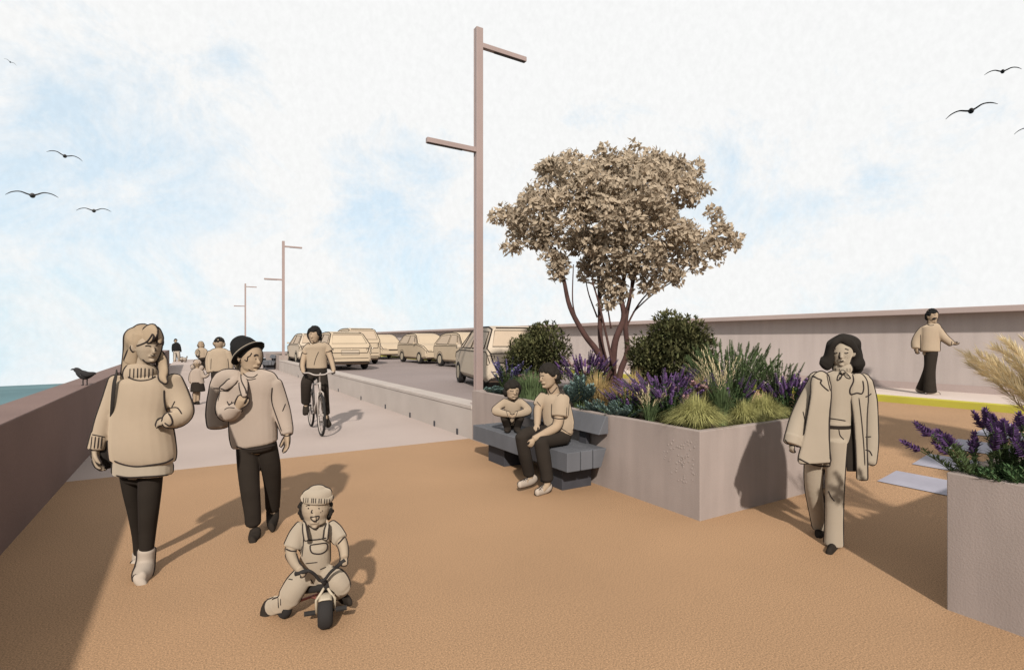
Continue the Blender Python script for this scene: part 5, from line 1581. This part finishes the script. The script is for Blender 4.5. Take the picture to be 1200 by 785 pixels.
def tuft(x, y, h, rad, n, m_, label, name='grass_tuft', w_=.004, bend=.35, seed=1, cat='grass tuft', group=None, core=.3):
    o = base(name, x, y, label, cat, group); rr = random.Random(seed); mb = MB()
    for i in range(n):
        a = rr.random() * 6.283; e = rr.random() ** .6
        p = Vector((math.cos(a), math.sin(a), 0)) * (rad * core * rr.random())
        blade(mb, p, Vector((math.cos(a), math.sin(a), 0)) * (rad * e * rr.uniform(.5, 1.1)), h * rr.uniform(.7, 1.15) * (1.12 - .35 * e), w_ * rr.uniform(.7, 1.3), bend * (.4 + e))
    mb.build('blades', m_, o)
    return o


def plumes(x, y, h, rad, n, label, seed=1, lean=(0, 0), head=.3, stem_m='straw', head_m='plume', nbl=160, name='plume_grass', group=None, fluff=26, fl=.05):
    o = base(name, x, y, label, 'grass', group); rr = random.Random(seed); st, hd_, bl = MB(), MB(), MB()
    for i in range(n):
        a = rr.random() * 6.283
        p0 = Vector((math.cos(a), math.sin(a), 0)) * (rad * .25 * rr.random())
        tip = Vector((math.cos(a), math.sin(a), 0)) * (rad * rr.uniform(.3, 1.0)) + Vector((lean[0], lean[1], 0)) * rr.uniform(.3, 1.15)
        hh = h * rr.uniform(.72, 1.05); bend = rr.uniform(.08, .28)
        pts = [p0 + tip * (t ** 1.8) + Vector((0, 0, hh * (t - bend * t ** 3))) for t in [j / 8 for j in range(9)]]
        st.tube(pts, [.0022] * 6 + [.0016] * 3, 4)
        L_ = head * hh
        k0 = pts[5]
        for j in range(fluff):
            t = 1 - (1 - j / fluff) * head
            q = p0 + tip * (t ** 1.8) + Vector((0, 0, hh * (t - bend * t ** 3)))
            d = (pts[8] - pts[6]).normalized() + rv(rr) * .5
            leaf(hd_, q, d, fl * rr.uniform(.6, 1.2) * (1.2 - .6 * abs(j / fluff - .4)), .0035)
    for i in range(nbl):
        a = rr.random() * 6.283; e = rr.random()
        blade(bl, Vector((math.cos(a), math.sin(a), 0)) * rad * .25 * rr.random(), Vector((math.cos(a), math.sin(a), 0)) * rad * e + Vector((lean[0], lean[1], 0)) * .4 * rr.random(), h * rr.uniform(.35, .7), .0045, .4 * e)
    st.build('stems', M[stem_m], o); hd_.build('plumes', M[head_m], o); bl.build('blades', M['green' if stem_m == 'green' else stem_m], o)
    return o


def spikes(x, y, h, rad, n, label, seed=1, flower='purple', foliage='deepgreen', lean=(0, 0), sl=.12, sr=.012, name='salvia', leaves=14, ll=.05, lw=.009, cat='flowering plant', group=None, ears=False, low=.0, ang=None):
    o = base(name, x, y, label, cat, group); rr = random.Random(seed); fl, st, lf = MB(), MB(), MB()
    for i in range(n):
        a = rr.random() * 6.283 if ang is None else ang[0] + (ang[1] - ang[0]) * rr.random()
        e = rr.random() ** .55
        p0 = Vector((math.cos(a), math.sin(a), 0)) * (rad * .45 * rr.random())
        tip = Vector((math.cos(a), math.sin(a), 0)) * rad * e + Vector((lean[0], lean[1], 0)) * rr.uniform(.4, 1)
        hh = h * rr.uniform(.66, 1.0) * (1.05 - .25 * e)
        P = [p0 + tip * (t ** 1.5) + Vector((0, 0, hh * t * (1 - .06 * t))) for t in [j / 6 for j in range(7)]]
        st.tube(P, .0025 if sl < .1 else .003, 4)
        d = (P[6] - P[4]).normalized()
        L_ = sl * rr.uniform(.7, 1.25)
        whorls = max(4, int(L_ / .014))
        for k in range(whorls):
            c = P[6] - d * (L_ * (1 - k / whorls)) + d * .01
            r_ = sr * (1.15 - .55 * k / whorls) * rr.uniform(.85, 1.15)
            for q in range(5):
                th = 6.283 * (q + rr.random() * .5) / 5 + k
                v = d.orthogonal().normalized(); v = Quaternion(d, th) @ v
                leaf(fl, c, v * .9 + d * .75, r_ * 1.9, r_ * .62, d)
        if ears:
            for q in range(4):
                v = Quaternion(d, 6.283 * q / 4 + rr.random()) @ d.orthogonal().normalized()
                leaf(fl, P[6], d + v * .38, .034, .0065, v)
        for k in range(leaves):
            t = low + (rr.random() ** 1.1) * (.78 - low)
            q = p0 + tip * (t ** 1.5) + Vector((0, 0, hh * t))
            v = rv(rr); v.z = abs(v.z) * .7 + .15
            leaf(lf, q, v, ll * rr.uniform(.6, 1.3) * (1.25 - .7 * t), lw * rr.uniform(.7, 1.3))
    fl.build('flowers', M[flower], o); st.build('stems', M['green'], o); lf.build('foliage', M[foliage], o)
    return o


def shrub(x, y, zc, rx, rz, n, m_, label, seed=1, ll=.066, lw=.015, name='dark_shrub', lumps=16):
    o = base(name, x, y, label, 'shrub'); rr = random.Random(seed); lf, br = MB(), MB()
    C0 = Vector((0, 0, zc - SOIL))
    lobes = []
    for i in range(lumps):
        v = rv(rr); v.z = v.z * .95 - (.25 if i % 4 == 0 else 0)
        lobes.append((C0 + Vector((v.x * rx * .62, v.y * rx * .62, v.z * rz * .66)), rr.uniform(.34, .5)))
    for i in range(n):
        c, r_ = rr.choice(lobes)
        v = rv(rr); e = rr.random() ** .35
        p = c + Vector((v.x * rx * r_, v.y * rx * r_, v.z * rz * r_ * 1.05)) * e
        for k in range(3): leaf(lf, p, v * .8 + rv(rr) * .8 + Vector((0, 0, .25)), ll * rr.uniform(.6, 1.25), lw * rr.uniform(.7, 1.2))
    for i in range(9):
        a = 6.283 * i / 9 + rr.random()
        c, _ = lobes[i % len(lobes)]
        b0 = Vector((math.cos(a) * .06, math.sin(a) * .06, 0))
        br.tube([b0, b0 * 2 + Vector((c.x * .35, c.y * .35, c.z * .45)), c], [.016, .011, .005], 5)
    lf.build('foliage', m_, o); br.build('branches', M['bark'], o)
    return o


def rosettes(x, y, h, rad, n, m_, label, seed=1, name='spurge', ll=.055, lw=.011, per=26, group=None):
    o = base(name, x, y, label, 'foliage plant', group); rr = random.Random(seed); lf, st = MB(), MB()
    for i in range(n):
        a = rr.random() * 6.283; e = rr.random() ** .5
        tip = Vector((math.cos(a) * rad * e, math.sin(a) * rad * e, h * (1.05 - .45 * e) * rr.uniform(.8, 1.1)))
        b0 = Vector((tip.x * .3, tip.y * .3, 0))
        st.tube([b0, (b0 + tip) / 2 + Vector((0, 0, .03)), tip], .004, 4)
        for k in range(per):
            t = .35 + .65 * k / per
            q = b0 + (tip - b0) * t
            v = Quaternion(Vector((0, 0, 1)), k * 2.4) @ Vector((1, 0, .35 + .5 * (k / per)))
            leaf(lf, q, v, ll * rr.uniform(.7, 1.15) * (1.15 - .4 * t), lw)
    lf.build('leaves', m_, o); st.build('stems', M['green'], o)
    return o


# --- long planter, from the lamp post end towards the corner
rosettes(4.12, 7.32, .15, .24, 34, M['teal'], 'low blue green mound at the planter end beside the lamp post', 11)
spikes(4.42, 7.42, .70, .28, 34, 'blue violet lupin clump rising in front of the nearest estate car', 12, 'blueviolet', 'green', sl=.24, sr=.019, name='lupin', leaves=60, ll=.085, lw=.016)
tuft(4.32, 6.62, .46, .30, 800, M['green'], 'upright green stems behind the squatting child', 'reed_clump', .0055, .2, 13, 'grass clump', core=.95)
spikes(4.62, 6.95, .42, .30, 40, 'dusty pink low flowers behind the child and under the first dark shrub', 14, 'pink', 'deepgreen', sl=.05, sr=.016, name='sedum', leaves=26)
shrub(4.98, 7.42, 1.38, .60, .50, 5200, M['shrubleaf'], 'smaller dark shrub beside the lamp post hiding the estate car', 15, lumps=20)
spikes(4.95, 6.12, .82, .36, 52, 'dark purple flower clump between the tree trunk and the smaller shrub', 16, 'purple', 'deepgreen', sl=.17, sr=.017, leaves=34)
spikes(5.15, 6.3, .76, .30, 28, 'pinkish flower stems right beside the tree trunk', 17, 'pink', 'deepgreen', sl=.08, sr=.016, name='sedum', leaves=18)
rosettes(4.22, 5.32, .44, .21, 46, M['teal'], 'tall blue grey spurge behind the seated man\'s back', 18, ll=.08, lw=.014, per=38)
tuft(4.60, 5.45, .56, .50, 1500, M['straw'], 'golden feathery grass at the foot of the tree', 'feather_grass', .0034, .5, 19)
tuft(4.85, 4.98, .60, .50, 1500, M['straw'], 'second golden grass clump in front of the tree trunk', 'feather_grass', .0034, .5, 20)
tuft(5.45, 5.30, .68, .42, 1100, M['plume'], 'tawny grass leaning between the tree and the larger shrub', 'feather_grass', .0032, .45, 21)
rosettes(4.07, 4.45, .20, .28, 44, M['teal'], 'low teal ground cover along the planter edge above the bench end', 22)
rosettes(4.06, 4.85, .17, .22, 30, M['teal'], 'small teal mound above the bench backrest', 23)
spikes(4.55, 4.22, .66, .48, 84, 'broad purple salvia mass at the middle of the long planter', 24, 'purple', 'deepgreen', sl=.17, sr=.0145, leaves=50)
spikes(4.28, 4.50, .42, .26, 24, 'purple salvia at the planter edge left of the thin plumes', 25, 'purple', 'deepgreen', sl=.13, sr=.0135, leaves=50)
spikes(4.35, 3.95, .50, .24, 26, 'purple salvia just left of the corner fescue', 47, 'purple', 'deepgreen', sl=.14, sr=.0135, leaves=46)
spikes(5.0, 3.72, .62, .30, 26, 'purple salvia between the tall plumed grass and the rosemary', 48, 'purple', 'deepgreen', sl=.15, sr=.014, leaves=40)
plumes(4.10, 4.0, .46, .20, 18, 'thin pale plumed grass on the planter edge before the purple salvia', 26, head=.45, nbl=110, fluff=16, stem_m='green')
shrub(5.42, 4.94, 1.48, .60, .52, 6000, M['shrubleaf'], 'larger dark rounded shrub in front of the sea wall', 27, lumps=22)
tuft(4.22, 3.50, .43, .37, 3400, M['fescue'], 'big round light green fescue at the planter corner', 'fescue', .0032, .55, 28)
tuft(5.28, 3.50, .38, .35, 2800, M['fescue'], 'light green fescue nearest the woman in the coat', 'fescue', .0032, .55, 29)
tuft(4.85, 3.42, .33, .27, 1600, M['fescue'], 'smaller fescue squeezed beside the tall plumed grass', 'fescue', .0032, .55, 30)
plumes(4.70, 3.58, .88, .24, 30, 'tall narrow grass with pinkish plumes behind the corner fescue', 31, head=.40, stem_m='green', nbl=420, lean=(-.16, .1), fluff=18)
spikes(5.42, 3.98, 1.0, .48, 140, 'bushy upright rosemary with needle leaves against the sea wall', 32, 'green', 'green', sl=.12, sr=.012, name='rosemary', leaves=90, ll=.048, lw=.0065)
spikes(5.78, 3.66, .84, .26, 44, 'smaller rosemary at the far end of the long planter', 33, 'green', 'green', sl=.12, sr=.012, name='rosemary', leaves=80, ll=.046, lw=.0062)
tuft(4.85, 4.0, .56, .42, 1200, M['straw'], 'tawny grass between the purple salvia and the rosemary', 'feather_grass', .0032, .45, 34)
spikes(4.62, 3.82, .52, .26, 22, 'flat pinkish flower heads beside the tall plumed grass', 35, 'pink', 'deepgreen', sl=.05, sr=.024, name='sedum', leaves=24)
spikes(5.72, 3.46, .60, .32, 56, 'purple salvia at the planter end behind the walking woman\'s sleeve', 36, 'purple', 'deepgreen', sl=.16, sr=.018, leaves=34, lean=(.12, -.05))
spikes(5.05, 4.4, .52, .36, 44, 'deep purple salvia low under the larger dark shrub', 37, 'purple', 'deepgreen', sl=.15, sr=.016, leaves=40)
tuft(5.6, 4.5, .50, .40, 900, M['deepgreen'], 'dark green grass between the larger shrub and the rosemary', 'grass_clump', .005, .35, 38, core=.8)
tuft(5.55, 6.6, .50, .40, 800, M['deepgreen'], 'dark green grass behind the tree trunk', 'grass_clump', .005, .35, 39, core=.8)

# --- planter by the crossing
LV = dict(flower='lavender', foliage='green', sl=.10, sr=.023, name='lavender', ll=.05, lw=.006, ears=True)
spikes(4.0, 1.27, .44, .15, 10, 'lavender leaning out over the corner of the right planter', 40, lean=(-.10, .14), leaves=150, **LV)
spikes(4.24, 1.18, .54, .17, 17, 'full lavender clump in the middle of the right planter edge', 41, leaves=120, **LV)
spikes(4.10, .95, .50, .16, 16, 'lavender at the right planter edge towards the picture border', 42, leaves=120, **LV)
spikes(4.48, .95, .50, .15, 14, 'lavender under the big tan plume grass', 43, leaves=110, **LV)
rosettes(4.03, 1.10, .17, .20, 60, M['deepgreen'], 'low green foliage at the foot of the leaning lavender', 44, name='ground_cover', ll=.055, lw=.007)
rosettes(4.30, 1.0, .20, .24, 60, M['green'], 'green foliage mound among the lavender', 46, name='ground_cover', ll=.055, lw=.006)
plumes(4.92, 1.08, 1.08, .40, 34, 'big tan plume grass arching over the lavender', 45, lean=(-.26, .24), head=.5, nbl=220, fluff=170, fl=.10)


# ------------------------------------------------------------------ trees
def make_tree(x, y, zb, label, seed=5):
    o = base('tree', x, y, label, 'tree', z=zb)
    rr = random.Random(seed)
    d = FW.x * x + FW.y * y
    W0 = Vector((x, y, zb))

    def T(px, py, off=0.0): return at(px, py, d + off) - W0
    k = d / FOC
    lobes = [(612, 258, 24, .1), (594, 250, 14, 0), (628, 252, 28, -.3), (640, 228, 28, .2), (652, 206, 28, .3), (676, 200, 26, -.3), (690, 226, 38, -.5), (668, 250, 38, -.4), (705, 260, 44, -.7), (716, 206, 30, .1), (738, 192, 24, -.1), (752, 212, 36, -.5),
             (780, 200, 22, .3), (785, 226, 36, -.2), (745, 250, 44, -.8), (775, 268, 42, -.5), (808, 214, 20, 0), (796, 186, 9, .1), (826, 222, 9, 0), (646, 284, 20, -.2), (654, 304, 13, -.2), (658, 320, 9, -.2), (690, 290, 34, .2), (700, 312, 20, .2), (722, 296, 36, -.4),
             (748, 302, 32, -.4), (718, 328, 20, -.1), (726, 344, 13, -.1), (780, 306, 26, -.2), (758, 330, 13, -.3), (785, 324, 12, -.2), (806, 290, 26, -.2), (828, 290, 22, 0), (846, 278, 15, 0), (858, 286, 9, 0), (842, 258, 11, .1), (836, 250, 8, .1), (840, 300, 12, 0), (815, 308, 14, -.1), (632, 272, 18, -.2), (610, 280, 12, 0), (598, 288, 8, 0), (720, 240, 34, .5), (770, 250, 30, .6)]
    lobes += [(664, 184, 11, .1), (708, 178, 12, .1), (742, 172, 11, .1), (762, 184, 10, .2), (638, 196, 12, .1), (616, 232, 12, .1), (583, 253, 9, 0), (606, 292, 9, -.1), (812, 196, 10, .1), (850, 268, 9, 0), (862, 279, 7, 0)]
    lobes += [(655, 316, 13, -.2), (648, 300, 14, -.2), (716, 346, 14, -.1), (712, 356, 8, -.1), (690, 322, 13, .1), (790, 328, 11, -.2), (770, 334, 9, -.2)]
    lf = MB()
    for (px, py, r_, off) in lobes:
        c = T(px, py, off * .9)
        rad = r_ * k * (.86 if r_ > 20 else 1.05)
        n = max(2, int(1.5 + (r_ / 10) ** 2 * 1.05))
        for i in range(n):
            v = rv(rr)
            if v.y * FW.y + v.x * FW.x > .55: v = -v
            sc_ = c + v * max(0.0, rad - .10) * (.55 + .5 * rr.random() ** .5)
            sr_ = rr.uniform(.11, .20) * (1 if r_ > 14 else .75)
            for q in range(int(40 * (sr_ / .14) ** 2)):
                w = (rv(rr) + v * .25).normalized()
                p = sc_ + Vector((w.x, w.y, w.z * .8)) * sr_ * rr.uniform(.55, 1.0)
                tn = w.cross(rv(rr)).normalized()
                leaf(lf, p, tn * .85 + w * rr.uniform(.0, .7), rr.uniform(.075, .125), rr.uniform(.022, .032), w, .25)
    lf.build('crown', M['treeleaf'], o)
    tr = MB()

    def stem(pts, r0, r1):
        P = catmull([np.array(T(*p)) for p in pts], 5)
        m = len(P)
        tr.tube([Vector(p) for p in P], [r0 + (r1 - r0) * i / (m - 1) for i in range(m)], 8)
    b0 = 470
    stem([(716, b0, 0), (713, 440, 0), (700, 412, -.05), (685, 392, -.1), (668, 360, -.1), (660, 325, -.1), (650, 290, -.1)], .062, .022)
    stem([(717, b0, .05), (711, 432, .1), (704, 400, .15), (703, 370, .15), (702, 335, .2), (698, 290, .2)], .055, .02)
    stem([(719, b0, 0), (718, 432, -.05), (721, 400, -.1), (731, 372, -.1), (728, 345, -.1), (735, 310, -.1), (748, 270, -.1)], .066, .02)
    stem([(722, b0, .05), (727, 436, .1), (735, 412, .1), (733, 380, .1), (738, 350, .15), (745, 320, .1), (760, 280, .1)], .055, .018)
    stem([(720, b0, -.05), (721, 440, -.12), (716, 418, -.2), (703, 360, -.2), (694, 330, -.2)], .03, .01)
    for pts, r0 in (([(686, 392, -.1), (676, 374, -.1), (671, 352, -.1), (672, 310, -.1)], .016), ([(700, 372, .1), (690, 345, .1), (686, 325, .1)], .014), ([(716, 385, 0), (712, 360, 0), (708, 340, 0)], .014),
                    ([(733, 385, .1), (745, 362, .1), (758, 345, .1), (785, 322, .1)], .017), ([(742, 366, .1), (765, 345, 0), (800, 322, 0), (822, 300, 0)], .012), ([(731, 372, -.1), (738, 350, -.2), (740, 325, -.2)], .018), ([(703, 350, .1), (712, 328, .1), (706, 305, 0)], .02)):
        stem(pts, r0, r0 * .45)
    tr.build('trunk', M['bark'], o, smooth=True)
    return o


T1 = make_tree(5.57, 6.2, SOIL - .02, 'multi stemmed tree with pale beige leaves growing from the long planter')
T2 = copy_tree(T1); T2.location = (6.15, -.45, .75); T2.scale = (.78, .78, .75); T2.rotation_euler = (0, 0, R(70))
T2['label'] = 'smaller beige tree in the right planter casting shade on the crossing'
